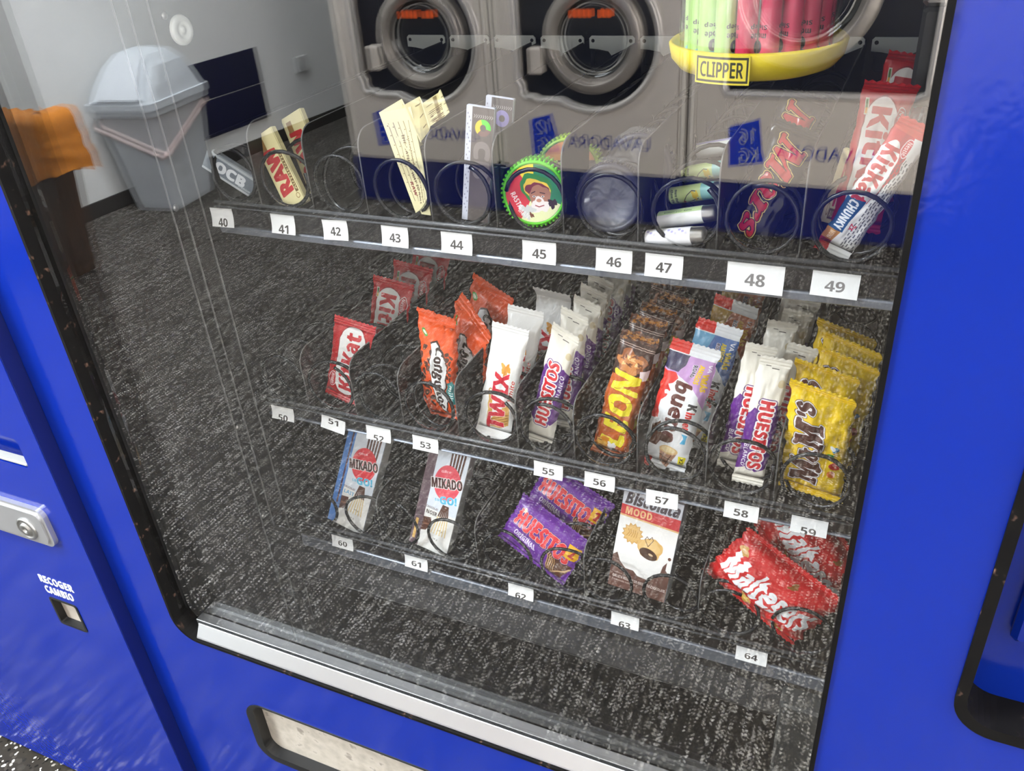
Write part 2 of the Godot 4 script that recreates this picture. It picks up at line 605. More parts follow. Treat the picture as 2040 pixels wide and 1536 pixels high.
func washer(x0: float, w: float, rc: Array, ring_r: float, glass_r: float, kilos: String, big: bool, label: String) -> void:
	# local axes: x as in the world, y up, the front looks towards -z; front sheet at z = 0
	var t := thing("washing_machine", label, "washing machine", WASH + Vector3(x0, 0, 0), "washing machines in a row")
	var body := pm("washer_silver", Color8(206, 196, 186), 0.38, 0.3)
	var h := 1.32
	var b := Mb.new()
	b.box(Vector3(w * 0.5, h * 0.5, 0.42), Vector3(w - 0.006, h, 0.72), 0.004)
	part("cabinet", b, pm("washer_side", Color8(84, 80, 76), 0.4, 0.3), t)
	# kick panel
	b = Mb.new()
	b.box(Vector3(w * 0.5, 0.1, 0.028), Vector3(w - 0.008, 0.198, 0.05), 0.003)
	part("kick_panel", b, pm("kick_navy", Color8(16, 24, 84), 0.3), t)
	for k in 2:
		b = Mb.new().smooth(true)
		b.xf = Transform3D(Basis(Vector3.RIGHT, -PI / 2), Vector3(w * 0.33 + 0.03 * k, 0.17, 0.003))
		b.lathe([Vector2(0.005, 0), Vector2(0.004, 0.003), Vector2(0, 0.003)], 10)
		part("screw", b, M.steel, t)
	# side trims
	for s in 2:
		b = Mb.new()
		b.box(Vector3(0.02 if s == 0 else w - 0.014, 0.765, 0.012), Vector3(0.022, h - 0.205, 0.022), 0.004)
		part("side_trim", b, pm("washer_trim", Color8(226, 218, 208), 0.3, 0.3), t)
	# front sheet with the recess round the door
	var cx: float = rc[2]
	var cy: float = rc[3]
	var rr: float = rc[4]
	var inner := PackedVector2Array()
	var K := 96
	for i in K:
		var a := TAU * i / K
		var d := Vector2(cos(a), sin(a))
		var r := rr
		if big:
			# a rectangle with its lower edge below the door
			var right := w - 0.1 - cx
			r = minf((right if d.x > 0 else cx - rc[0]) / maxf(absf(d.x), 1e-4), (0.4 if d.y > 0 else cy - rc[1]) / maxf(absf(d.y), 1e-4))
		elif d.x < 0:
			var rx: float = (cx - rc[0]) / maxf(-d.x, 1e-4)
			var ry: float = (cy - rc[1] if d.y < 0 else 0.32) / maxf(absf(d.y), 1e-4)
			r = maxf(rr, minf(rx, ry))
			if d.y < 0.0 and absf(atan2(-d.y, -d.x) - atan2(cy - rc[1], cx - rc[0])) < 0.12: r *= 0.955
		inner.append(Vector2(cx, cy) + d * r)
	var x_l := 0.034
	var x_r := w - 0.028
	var y_b := 0.202
	var y_t := h
	var outer := PackedVector2Array()
	for p in inner:
		var d := (p - Vector2(cx, cy)).normalized()
		var r: float = minf((x_r - cx if d.x > 0 else cx - x_l) / maxf(absf(d.x), 1e-5), (y_t - cy if d.y > 0 else cy - y_b) / maxf(absf(d.y), 1e-5))
		outer.append(Vector2(cx, cy) + d * r)
	for c in [Vector2(x_l, y_b), Vector2(x_r, y_b), Vector2(x_l, y_t), Vector2(x_r, y_t)]:
		var best := 0
		for i in K:
			if outer[i].distance_to(c) < outer[best].distance_to(c): best = i
		outer[best] = c
	b = Mb.new()
	b.xf = Transform3D(Basis(), Vector3(0, 0, 0))
	b.ring_plate(outer, inner, 0.0, 0.045)
	part("front_sheet", b, body, t)
	b = Mb.new().smooth(true)
	var rim := []
	for p in inner: rim.append(Vector3(p.x, p.y, 0.004))
	b.tube(rim, 0.014, 8, true)
	part("recess_rim", b, pm("rim_bright", Color8(224, 218, 212), 0.25, 0.6), t)
	b = Mb.new()
	var plate := PackedVector2Array()
	for p in inner: plate.append(Vector2(cx, cy) + (p - Vector2(cx, cy)) * 1.01)
	b.prism(plate, 0.04, 0.05)
	part("door_recess", b, pm("recess_navy", Color8(14, 17, 30), 0.3), t)
	# door: ring, bowl glass, gasket, drum behind
	var face := Basis(Vector3.RIGHT, -PI / 2)   # lathe axis y -> -z
	b = Mb.new().smooth(true)
	b.xf = Transform3D(face, Vector3(cx, cy, 0.04))
	var g := glass_r
	b.lathe([Vector2(ring_r + 0.005, 0), Vector2(ring_r + 0.004, 0.036), Vector2(ring_r + 0.001, 0.042), Vector2(ring_r - 0.005, 0.0455), Vector2(ring_r - 0.012, 0.047), Vector2(g + 0.026, 0.052), Vector2(g + 0.020, 0.0515), Vector2(g + 0.016, 0.048), Vector2(g + 0.002, 0.022), Vector2(g, 0.016), Vector2(g, 0.0)], 72)
	part("door_ring", b, pm("ring_silver", Color8(170, 162, 154), 0.28, 0.6), t)
	b = Mb.new().smooth(true)
	b.xf = Transform3D(face, Vector3(cx, cy, 0.04))
	b.lathe([Vector2(g + 0.001, 0.02), Vector2(g - 0.012, 0.012), Vector2(g * 0.78, -0.02), Vector2(g * 0.7, -0.028), Vector2(0, -0.03)], 64)
	part("door_glass", b, pm("door_glass", Color8(20, 20, 21), 0.06), t)
	b = Mb.new().smooth(true)
	for k in 3:
		var ring := []
		var r: float = g * (0.9 - 0.08 * k)
		for i in 48: ring.append(Vector3(cx + cos(TAU * i / 48) * r, cy + sin(TAU * i / 48) * r, 0.030 + 0.013 * k))
		b.tube(ring, 0.0034, 6, true)
	part("door_seal", b, pm("seal_grey", Color8(190, 188, 182), 0.3, 0.4), t)
	# orange plates standing in for a lit display's reflection in the door glass
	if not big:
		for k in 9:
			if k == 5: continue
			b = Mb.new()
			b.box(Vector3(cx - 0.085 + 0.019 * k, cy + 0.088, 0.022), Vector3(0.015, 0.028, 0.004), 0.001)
			part("display_reflection", b, pm("display_reflection", Color8(250, 96, 20), 0.4), t)
	# latch block low on the ring
	if not big:
		b = Mb.new()
		b.box(Vector3(0.177, 0.618, 0.03), Vector3(0.062, 0.10, 0.03), 0.006)
		part("door_latch", b, body, t)
	# sticker with the load, and the lettering
	var sx := 0.0 if not big else 0.02
	var st := PackedVector2Array([Vector2(0.149 + sx, 0.399), Vector2(0.156 + sx, 0.256), Vector2(0.284 + sx, 0.272), Vector2(0.268 + sx, 0.315), Vector2(0.24 + sx, 0.422)])
	if big: st = PackedVector2Array([Vector2(0.158, 0.404), Vector2(0.168, 0.258), Vector2(0.296, 0.28), Vector2(0.282, 0.32), Vector2(0.266, 0.436)])
	b = Mb.new()
	b.prism(st, -0.0012, 0.0006)
	var sk := part("sticker", b, pm("sticker_blue", Color8(22, 48, 158), 0.35), t)
	var grey := pm("sticker_grey", Color8(150, 150, 160), 0.4)
	lettering(sk, kilos, Vector3(0.208 + sx, 0.372, -0.0016), 0.058, 0.05, grey, -8.0)
	lettering(sk, "KG", Vector3(0.216 + sx, 0.302, -0.0016), 0.066, 0.05, grey, -8.0)
	lettering(t, "LAVADORA", Vector3(0.478 + (0.02 if big else 0.0), 0.322, -0.0012), 0.33, 0.046, pm("letter_blue", Color8(44, 54, 128), 0.4), 0.0)

func lettering(parent: Node3D, text: String, at: Vector3, w: float, h: float, m: Material, tilt: float, facing := -1.0, font: Font = null) -> void:
	# flat raised letters, w x h metres, facing -z (or +z)
	var tm := TextMesh.new()
	tm.font = font if font else sans
	tm.font_size = 64
	tm.pixel_size = 0.001
	tm.depth = 0.0006
	tm.curve_step = 3.0
	tm.text = text
	var a := tm.get_aabb()
	var o := MeshInstance3D.new()
	o.mesh = tm
	o.set_surface_override_material(0, m)
	var bs := Basis().scaled(Vector3(w / a.size.x, h / a.size.y, 1.0))
	bs = Basis(Vector3.BACK, deg_to_rad(tilt)) * bs
	if facing < 0.0: bs = Basis(Vector3.UP, PI) * bs
	var c := a.get_center()
	o.transform = Transform3D(bs, at - bs * Vector3(c.x, c.y, 0))
	add_named(o, "lettering", parent)

# ---------------------------------------------------------------- the machines

func build_machine() -> void:
	var t := thing("vending_machine", "blue snack vending machine with a tall glass window", "vending machine")
	var b := Mb.new()
	# front sheet: window field, delivery field, payment field, top and foot
	b.ring_plate(sharp_rect(-0.083, -0.05, 0.80, 1.30, 10), round_rect(0, 0, WIN.x, WIN.y, 0.035, 10), -0.02, 0.0)
	b.ring_plate(sharp_rect(-0.083, -0.462, 0.80, -0.05), round_rect(0.077, -0.205, 0.66, -0.094, 0.028), -0.02, 0.0)
	b.ring_plate(sharp_rect(0.80, -0.462, 1.06, 1.30), round_rect(0.849, 0.235, 1.03, 0.95, 0.03), -0.02, 0.0)
	b.box(Vector3(0.4885, 1.40, -0.01), Vector3(1.143, 0.2, 0.02))
	part("front_sheet", b, M.blue_paint, t)
	# cabinet shell
	b = Mb.new()
	b.box(Vector3(-0.0755, 0.52, -0.48), Vector3(0.015, 1.96, 0.92))
	b.box(Vector3(1.0525, 0.52, -0.48), Vector3(0.015, 1.96, 0.92))
	b.box(Vector3(0.4885, 0.52, -0.945), Vector3(1.143, 1.96, 0.015))
	b.box(Vector3(0.4885, 1.4925, -0.48), Vector3(1.143, 0.015, 0.92))
	b.box(Vector3(0.4885, -0.4555, -0.48), Vector3(1.143, 0.013, 0.92))
	part("cabinet", b, M.blue_paint, t)
	for x in [0.0, 0.98]:
		for z in [-0.08, -0.85]:
			b = Mb.new()
			b.box(Vector3(x, -0.471, z), Vector3(0.05, 0.02, 0.05), 0.003)
			part("foot", b, M.black_rubber, t)
	# inner lining of the goods room
	b = Mb.new()
	b.box(Vector3(-0.01, 0.48, -0.345), Vector3(0.02, 1.55, 0.64))
	b.box(Vector3(0.775, 0.48, -0.345), Vector3(0.02, 1.55, 0.64))
	b.box(Vector3(0.3825, 0.48, -0.675), Vector3(0.805, 1.55, 0.02))
	b.box(Vector3(0.3825, 1.26, -0.345), Vector3(0.805, 0.02, 0.64))
	b.box(Vector3(0.3825, -0.29, -0.345), Vector3(0.805, 0.02, 0.64))
	part("goods_room", b, M.liner, t)
	# steel edges on the left lining
	for z in [-0.180, -0.199, -0.226]:
		b = Mb.new()
		b.box(Vector3(0.0015, 0.5, z), Vector3(0.002, 1.4, 0.0009))
		part("edge_strip", b, pm("strip_grey", Color8(140, 140, 140), 0.35, 0.3), t)
	for p in [Vector3(0.003, 0.502, -0.185), Vector3(0.003, 0.201, -0.184), Vector3(0.003, 0.695, -0.243), Vector3(0.003, 0.05, -0.184)]:
		b = Mb.new().smooth(true)
		b.xf = Transform3D(Basis(Vector3.BACK, -PI / 2), p)
		b.lathe([Vector2(0.0042, 0), Vector2(0.0042, 0.001), Vector2(0.003, 0.0024), Vector2(0, 0.003)], 14)
		part("screw", b, M.steel, t)
	b = Mb.new().smooth(true)
	b.xf = Transform3D(Basis(Vector3.BACK, -PI / 2), Vector3(0.0, 0.677, -0.264))
	b.lathe([Vector2(0.0158, 0), Vector2(0.0158, 0.003), Vector2(0.014, 0.005), Vector2(0.0085, 0.005), Vector2(0.0075, 0.0035), Vector2(0.004, 0.0035), Vector2(0.003, 0.0055), Vector2(0, 0.0055)], 36)
	part("plastic_cap", b, pm("cap_white", Color8(240, 244, 242), 0.4), t, "round white plastic cap")
	# gasket, sill, double glazing
	b = Mb.new()
	b.ring_plate(round_rect(-0.0012, -0.0012, WIN.x + 0.0012, WIN.y + 0.0012, 0.036, 10), round_rect(0.0026, 0.0026, WIN.x - 0.0026, WIN.y - 0.0026, 0.033, 10), -0.0202, 0.0022)
	part("window_gasket", b, M.rubber, t)
	b = Mb.new()
	b.loft([_sill(0.03), _sill(WIN.x - 0.03)])
	part("window_sill", b, M.aluminium, t)
	b = Mb.new()
	b.box(Vector3(WIN.x * 0.5, 0.010, -0.0220), Vector3(WIN.x - 0.04, 0.018, 0.0126), 0.0006)
	part("glass_spacer", b, M.aluminium, t)
	for x in [0.0, WIN.x]:
		b = Mb.new()
		b.box(Vector3(x, WIN.y * 0.5, -0.0220), Vector3(0.004, WIN.y, 0.0126))
		part("glass_spacer", b, pm("spacer", Color8(30, 31, 32), 0.4, 0.3), t)
	for z in [-0.0130, -0.0310]:
		b = Mb.new()
		b.box(Vector3(WIN.x * 0.5, WIN.y * 0.5, z), Vector3(WIN.x - 0.0054, WIN.y - 0.0054, 0.004))
		part("window_pane", b, M.glass, t)
	# frame of the delivery opening, below the lowest tray
	var fg: Material = M.frame_grey
	b = Mb.new()
	b.box(Vector3(0.3825, 0.005, -0.197), Vector3(0.765, 0.028, 0.012), 0.002)
	b.xf = Transform3D(Basis(Vector3.RIGHT, -0.5), Vector3(0, -0.02, -0.187))
	b.box(Vector3(0.3625, 0, 0), Vector3(0.72, 0.04, 0.004), 0.001)
	part("bin_lintel", b, pm("lintel_grey", Color8(50, 51, 52), 0.4), t)
	b = Mb.new()
	b.box(Vector3(0.361, -0.038, -0.178), Vector3(0.70, 0.0022, 0.0022))
	part("lintel_edge", b, M.steel, t)
	b = Mb.new()
	b.box(Vector3(0.742, -0.15, -0.178), Vector3(0.05, 0.30, 0.03), 0.003)
	part("bin_post", b, fg, t)
	b = Mb.new()
	b.box(Vector3(0.36, -0.215, -0.25), Vector3(0.72, 0.02, 0.1))
	b.box(Vector3(0.36, -0.13, -0.30), Vector3(0.72, 0.2, 0.01))
	part("bin_floor", b, M.liner, t)
	# delivery flap
	b = Mb.new()
	b.box(Vector3(0.3685, -0.1495, -0.016), Vector3(0.575, 0.109, 0.005), 0.001)
	var bf: StandardMaterial3D = M.beige_flap
	bf.albedo_color = Color.WHITE
	bf.albedo_texture = noise_tex(31, 0.025, [[0.0, Color8(158, 150, 140)], [0.45, Color8(178, 170, 158)], [0.7, Color8(186, 178, 167)], [0.86, Color8(140, 132, 122)]], 512)
	tri(bf, 3.0)
	part("delivery_flap", b, bf, t, "beige delivery flap")
	b = Mb.new()
	b.ring_plate(round_rect(0.0745, -0.2075, 0.6625, -0.0925, 0.03, 8), round_rect(0.0875, -0.196, 0.649, -0.0945, 0.018, 8), -0.02, 0.0015)
	part("flap_gasket", b, M.black_rubber, t)
	# payment recess
	b = Mb.new()
	b.box(Vector3(0.94, 0.59, -0.034), Vector3(0.2, 0.74, 0.006))
	b.xf = Transform3D(Basis(), Vector3(0.945, 0.6, -0.026))
	b.box(Vector3(0.0, 0.02, 0.0), Vector3(0.145, 0.62, 0.012), 0.004)
	part("payment_panel", b, M.blue_paint, t)
	b = Mb.new()
	b.ring_plate(round_rect(0.846, 0.232, 1.033, 0.953, 0.032, 8), round_rect(0.854, 0.243, 1.025, 0.945, 0.024, 8), -0.034, 0.003)
	part("recess_gasket", b, M.rubber, t)
	b = Mb.new()
	b.box(Vector3(0.754, 0.655, -0.30), Vector3(0.022, 0.075, 0.05), 0.003)
	part("side_bracket", b, fg, t)
	b = Mb.new()
	b.box(Vector3(0.754, 0.697, -0.30), Vector3(0.024, 0.008, 0.052), 0.003)
	part("bracket_cap", b, M.steel, t)
	build_change_machine()

func _sill(x: float) -> Array:
	# counter-clockwise seen from +x: looking towards -x, z runs to the left
	var pr := [Vector2(-0.0107, 0.0028), Vector2(-0.0012, 0.0028), Vector2(-0.0006, 0.0040), Vector2(-0.0014, 0.0056), Vector2(-0.0100, 0.0200), Vector2(-0.0107, 0.0204)]
	var out := []
	for p in pr: out.append(Vector3(x, p.y, p.x))
	out.reverse()
	return out

func build_change_machine() -> void:
	var t := thing("coin_machine", "blue coin machine left of the snack machine, with a coin return slot", "vending machine")
	var z := 0.02
	var b := Mb.new()
	b.ring_plate(sharp_rect(-0.9, -0.12, -0.0845, 0.2), round_rect(-0.206, -0.036, -0.157, 0.012, 0.004), z - 0.02, z)
	b.ring_plate(sharp_rect(-0.9, 0.2, -0.0845, 0.55), round_rect(-0.42, 0.249, -0.121, 0.29, 0.006), z - 0.02, z)
	b.box(Vector3(-0.49225, 0.99, z - 0.01), Vector3(0.8155, 0.88, 0.02))
	b.box(Vector3(-0.49225, -0.291, z - 0.01), Vector3(0.8155, 0.342, 0.02))
	part("front_sheet", b, M.blue_paint, t)
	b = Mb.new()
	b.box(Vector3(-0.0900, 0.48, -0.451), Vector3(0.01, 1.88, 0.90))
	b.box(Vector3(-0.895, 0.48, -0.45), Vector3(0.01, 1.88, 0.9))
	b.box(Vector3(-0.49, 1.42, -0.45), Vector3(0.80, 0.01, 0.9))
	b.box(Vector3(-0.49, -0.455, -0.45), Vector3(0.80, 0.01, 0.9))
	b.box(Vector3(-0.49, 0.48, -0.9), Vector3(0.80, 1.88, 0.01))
	part("cabinet", b, M.side_shade_blue, t)
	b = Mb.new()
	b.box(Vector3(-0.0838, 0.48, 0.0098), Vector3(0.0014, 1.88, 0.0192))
	part("side_flange", b, M.side_shade_blue, t)  # strip along the front edge, the side's shade put into its colour
	for x in [-0.86, -0.13]:
		for zz in [-0.05, -0.85]:
			b = Mb.new()
			b.box(Vector3(x, -0.471, zz), Vector3(0.05, 0.022, 0.05), 0.003)
			part("foot", b, M.black_rubber, t)
	# lock plate with its cylinder
	b = Mb.new()
	b.prism(round_rect(-0.29, 0.128, -0.128, 0.186, 0.012, 8), z, z + 0.006)
	b.prism(round_rect(-0.284, 0.134, -0.134, 0.180, 0.009, 8), z + 0.006, z + 0.0085)
	var lp := part("lock_plate", b, pm("worn_steel", Color8(186, 186, 188), 0.3, 0.7), t)
	b = Mb.new().smooth(true)
	b.xf = Transform3D(Basis(Vector3.RIGHT, PI / 2), Vector3(-0.165, 0.152, z + 0.0085))
	b.lathe([Vector2(0.016, 0), Vector2(0.016, 0.002), Vector2(0.0135, 0.003), Vector2(0.0128, 0.0015), Vector2(0.009, 0.0015), Vector2(0.0085, 0.004), Vector2(0.0035, 0.004), Vector2(0.003, 0.002), Vector2(0, 0.002)], 28)
	part("lock_cylinder", b, M.steel, lp)
	# coin return: a sloped grey chute behind the opening
	b = Mb.new()
	b.box(Vector3(-0.1815, -0.012, z - 0.011), Vector3(0.055, 0.055, 0.004))
	part("coin_chute", b, pm("chute_grey", Color8(176, 166, 154), 0.45), t)
	b = Mb.new()
	b.ring_plate(round_rect(-0.2075, -0.0375, -0.1555, 0.0135, 0.005), round_rect(-0.204, -0.034, -0.159, 0.0105, 0.003), z - 0.03, z + 0.001)
	part("chute_rim", b, M.black_rubber, t)
	var w := pm("print_white", Color8(236, 238, 240), 0.5)
	lettering(t, "RECOGER", Vector3(-0.1765, 0.0475, z + 0.0004), 0.062, 0.013, w, 0.0, 1.0, sans_bold)
	lettering(t, "CAMBIO", Vector3(-0.1795, 0.0285, z + 0.0004), 0.052, 0.013, w, 0.0, 1.0, sans_bold)
	# coin tray slot with a pale lip
	b = Mb.new()
	b.box(Vector3(-0.27, 0.268, z - 0.022), Vector3(0.31, 0.05, 0.004))
	part("slot_back", b, M.blue_paint, t)
	b = Mb.new()
	b.box(Vector3(-0.27, 0.2525, z - 0.006), Vector3(0.294, 0.004, 0.012), 0.0012)
	part("slot_lip", b, pm("lip_white", Color8(158, 158, 154), 0.4), t)

# ---------------------------------------------------------------- trays

const T_Y := [0.510, 0.254, 0.054]           # tray floors
const T_TOP := [0.090, 0.080, 0.080]         # height of the dividers
const LANES := [
	[0.094, 0.163, 0.231, 0.303, 0.371, 0.446, 0.518, 0.586, 0.649, 0.719],
	[0.094, 0.165, 0.232, 0.300, 0.378, 0.444, 0.509, 0.584, 0.650, 0.719],
	[0.100, 0.178, 0.225, 0.303, 0.382, 0.458, 0.508, 0.585, 0.651, 0.727]]
const DIVS := [
	[0.128, 0.197, 0.264, 0.338, 0.408, 0.475, 0.545, 0.614, 0.682],
	[0.130, 0.200, 0.265, 0.338, 0.411, 0.477, 0.546, 0.617, 0.684],
	[0.201, 0.342, 0.483, 0.618]]
const CODES := [
	[[40, 0.072], [41, 0.155], [42, 0.222], [43, 0.294], [44, 0.364], [45, 0.451], [46, 0.524], [47, 0.570], [48, 0.649], [49, 0.713]],
	[[50, 0.088], [51, 0.164], [52, 0.229], [53, 0.293], [55, 0.447], [56, 0.506], [57, 0.574], [58, 0.655], [59, 0.720]],
	[[60, 0.136], [61, 0.251], [62, 0.400], [63, 0.534], [64, 0.680]]]

func build_trays() -> void:
	var atlas := label_atlas()
	var ids := 0
	var names := ["upper black tray of ten spirals, numbered 40 to 49", "middle black tray of ten spirals, numbered 50 to 59", "lowest black tray of paired spirals, numbered 60 to 64"]
	for k in 3:
		var t := thing("product_tray", names[k], "vending tray", Vector3(0.4125, T_Y[k], TRAY_Z), "trays of the snack machine")
		var ox := -0.4125
		var b := Mb.new()
		# floor sheet with a slotted drip edge
		b.box(Vector3(0, -0.003, -0.232), Vector3(0.696, 0.004, 0.46), 0.001)
		for x in LANES[k]:
			for s in [-0.012, 0.012]:
				b.box(Vector3(x + ox + s, 0.0002, -0.06), Vector3(0.004, 0.0024, 0.10), 0.0008)
		part("tray_floor", b, M.tray_black, t)
		for s in [-1.0, 1.0]:
			b = Mb.new()
			b.box(Vector3(s * 0.3465, 0.035, -0.232), Vector3(0.003, 0.075, 0.45), 0.001)
			part("side_wall", b, M.tray_black, t)
		# price rail in front
		b = Mb.new()
		var drop: float = [0.022, 0.016, 0.021][k]
		b.box(Vector3(0, 0.0015 - drop * 0.5, -0.0018), Vector3(0.694, drop + 0.003, 0.0026), 0.0008)
		part("rail_back", b, M.tray_black, t)
		b = Mb.new().smooth(true)
		b.tube([Vector3(-0.347, 0.0045, 0.0), Vector3(0.347, 0.0045, 0.0)], 0.0022, 8)
		b.tube([Vector3(-0.347, 0.0005, 0.0035), Vector3(0.347, 0.0005, 0.0035)], 0.0012, 8)
		part("rail_bead", b, pm("bead", Color8(86, 88, 92), 0.12), t)
		b = Mb.new()
		var lip: float = [0.008, 0.003, 0.019][k]
		b.box(Vector3(0, -drop - 0.0015 - lip * 0.5, -0.006), Vector3(0.700, lip, 0.014), 0.0012)
		part("metal_lip", b, M.lip_grey, t)
		# dividers
		for x in DIVS[k]:
			part("lane_divider", divider(T_TOP[k]), M.divider_black, t).position = Vector3(x + ox, 0, -0.002)
			b = Mb.new().smooth(true)
			b.tube(divider_edge(T_TOP[k]), 0.0009, 5)
			part("divider_edge", b, pm("edge_grey", Color8(104, 104, 104), 0.25), t).position = Vector3(x + ox, 0, -0.002)
		# spirals
		var cnt := 0
		for x in LANES[k]:
			var lefty: bool = k == 2 and cnt % 2 == 0
			var r := 0.0292 if k == 0 else 0.031
			if k == 2: r = 0.0315
			var ph: float = [2.2, 0.3, 3.9, 5.4, 1.2, 2.9, 4.6, 0.9, 1.9, 5.9][(cnt + 3 * k) % 10]
			var o := part("spiral_coil", spiral(r, ph, lefty), M.wire, t)
			o.position = Vector3(x + ox, r + 0.005, -0.006)
			if k != 1 or cnt not in [0, 1, 7, 9]:
				part("pusher_fin", fin(r), M.fin_plastic, t).position = Vector3(x + ox, r + 0.005, -0.006)
			cnt += 1
		# number labels
		for c in CODES[k]:
			var w := 0.031; var h := 0.0205
			if k > 0: w = 0.034; h = 0.0175
			if c[0] == 48: w = 0.0475; h = 0.025
			if c[0] == 49: w = 0.037
			if c[0] in [44, 45, 46, 47]: w = 0.034
			var o := part("number_label", paper_label(w, h, ids), atlas, t, "white paper label printed %d" % c[0])
			o.position = Vector3(c[1] + ox, -0.0125 - (0.002 if c[0] == 48 else 0.0), 0.0006)
			o.rotation.z = deg_to_rad({51: -9.0, 42: 3.0, 40: 2.0, 57: 2.0, 49: -1.0}.get(c[0], 0.0))
			if c[0] == 57: o.position.y -= 0.006
			ids += 1
		if k == 0: drive_plates(t)
	# the tray above, whose front lies over the upper edge of the picture, carries the lighter display
	var t := thing("product_tray", "topmost black tray, above the hanging yellow lighter display", "vending tray", Vector3(0.4125, 0.80, TRAY_Z), "trays of the snack machine")
	var b := Mb.new()
	b.box(Vector3(0, -0.003, -0.232), Vector3(0.696, 0.004, 0.46), 0.001)
	part("tray_floor", b, M.tray_black, t)
	b = Mb.new()
	b.box(Vector3(0, -0.012, -0.0018), Vector3(0.694, 0.030, 0.0026), 0.0008)
	part("rail_back", b, M.tray_black, t)

func divider(h: float) -> Mb:
	var b := Mb.new()
	# outline in (z, y), extruded along x
	var p := PackedVector2Array()
	p.append(Vector2(-0.455, 0.0))
	p.append(Vector2(0.0, 0.0))
	for q in divider_edge(h): p.append(Vector2(q.z, q.y))
	b.xf = Transform3D(Basis(Vector3.UP, -PI / 2), Vector3.ZERO)   # x -> z
	b.prism(p, -0.0008, 0.0008)
	return b

func divider_edge(h: float) -> Array:
	var out := [Vector3(0, 0.002, 0)]
	for i in 7:
		var a := PI / 2 * i / 6
		out.append(Vector3(0, h - 0.018 + 0.018 * sin(a), -0.018 + 0.018 * cos(a)))
	out.append(Vector3(0, h, -0.455))
	return out

func spiral(r: float, ph: float, lefty: bool) -> Mb:
	var b := Mb.new().smooth(true)
	var path := []
	var turns := 9.4
	var per := 22
	var m := int(turns * per)
	for i in m + 1:
		var a: float = i / float(per) * TAU
		var z: float = -0.049 * maxf(0.0, i / float(per) - 0.8)
		path.append(Vector3(cos(ph + (a if lefty else -a)) * r, sin(ph + (a if lefty else -a)) * r, z))
	b.tube(path, 0.0021, 6)
	return b

func fin(r: float) -> Mb:
	# crescent of smoky plastic at the bottom of the front loop
	var b := Mb.new()
	var n := 14
	for i in n:
		for s in 1:
			var a0 := PI * 1.12 + PI * 0.80 * i / n
			var a1 := PI * 1.12 + PI * 0.80 * (i + 1) / n
			var w0 := 0.008 * sin(PI * i / n)
			var w1 := 0.008 * sin(PI * (i + 1) / n)
			var A := Vector3(cos(a0) * r, sin(a0) * r, -0.001); var B := Vector3(cos(a1) * r, sin(a1) * r, -0.001)
			var C := Vector3(cos(a1) * (r - w1 * 0.25), sin(a1) * (r - w1 * 0.25), -0.001 + w1); var D := Vector3(cos(a0) * (r - w0 * 0.25), sin(a0) * (r - w0 * 0.25), -0.001 + w0)
			b.quad(A, B, C, D)
			var o := Vector3(0, 0.0008, -0.0006)
			b.quad(A + o, D + o, C + o, B + o)
	return b

func drive_plates(t: Node3D) -> void:
	# milky plastic plates that hold the spirals' drives at the back of the upper tray
	var milk := pm("milky_plastic", Color8(236, 242, 240), 0.45)
	for i in 10:
		var x: float = 0.072 + 0.0687 * i
		var b := Mb.new()
		var p := PackedVector2Array([Vector2(0.003, 0.0), Vector2(0.058, 0.0), Vector2(0.061, -0.003), Vector2(0.061, -0.010), Vector2(0.030, -0.024), Vector2(0.026, -0.019), Vector2(0.012, -0.0165), Vector2(0.0, -0.0155), Vector2(0.0, -0.003)])
		b.prism(p, -0.001, 0.001)
		var o := part("drive_plate", b, milk, t)
		o.position = Vector3(x - 0.4125, 0.099, -0.432)
		b = Mb.new()
		b.box(Vector3(0.017, -0.028, -0.012), Vector3(0.026, 0.022, 0.014), 0.002)
		part("drive_block", b, M.tray_black, o)
		for s in [0.005, 0.056]:
			b = Mb.new().smooth(true)
			b.xf = Transform3D(Basis(Vector3.RIGHT, PI / 2), Vector3(s, -0.006, 0.001))
			b.lathe([Vector2(0.0024, 0), Vector2(0.002, 0.0012), Vector2(0, 0.0014)], 10)
			part("screw", b, M.tray_black, o)

func paper_label(w: float, h: float, id: int) -> Mb:
	var b := Mb.new().smooth(true)
	var n := 6
	var u0 := (id % 5) / 5.0
	var v0 := (id / 5) / 5.0
	for i in n:
		var y0 := h * (0.5 - i / float(n))
		var y1 := h * (0.5 - (i + 1) / float(n))
		var z0 := 0.0012 + 0.0035 * pow(i / float(n), 2.5)
		var z1 := 0.0012 + 0.0035 * pow((i + 1) / float(n), 2.5)
		var a := Vector2(u0 + 0.004, v0 + 0.2 * (i + 1) / n); var d := Vector2(u0 + 0.196, v0 + 0.2 * (i + 1) / n)
		var e := Vector2(u0 + 0.196, v0 + 0.2 * i / n); var f := Vector2(u0 + 0.004, v0 + 0.2 * i / n)
		b.quad(Vector3(-w / 2, y1, z1), Vector3(w / 2, y1, z1), Vector3(w / 2, y0, z0), Vector3(-w / 2, y0, z0), a, d, e, f)
		var blank := Vector2(u0 + 0.01, v0 + 0.01)
		b.quad(Vector3(-w / 2, y0, z0 - 0.0003), Vector3(w / 2, y0, z0 - 0.0003), Vector3(w / 2, y1, z1 - 0.0003), Vector3(-w / 2, y1, z1 - 0.0003), blank, blank, blank, blank)
	return b

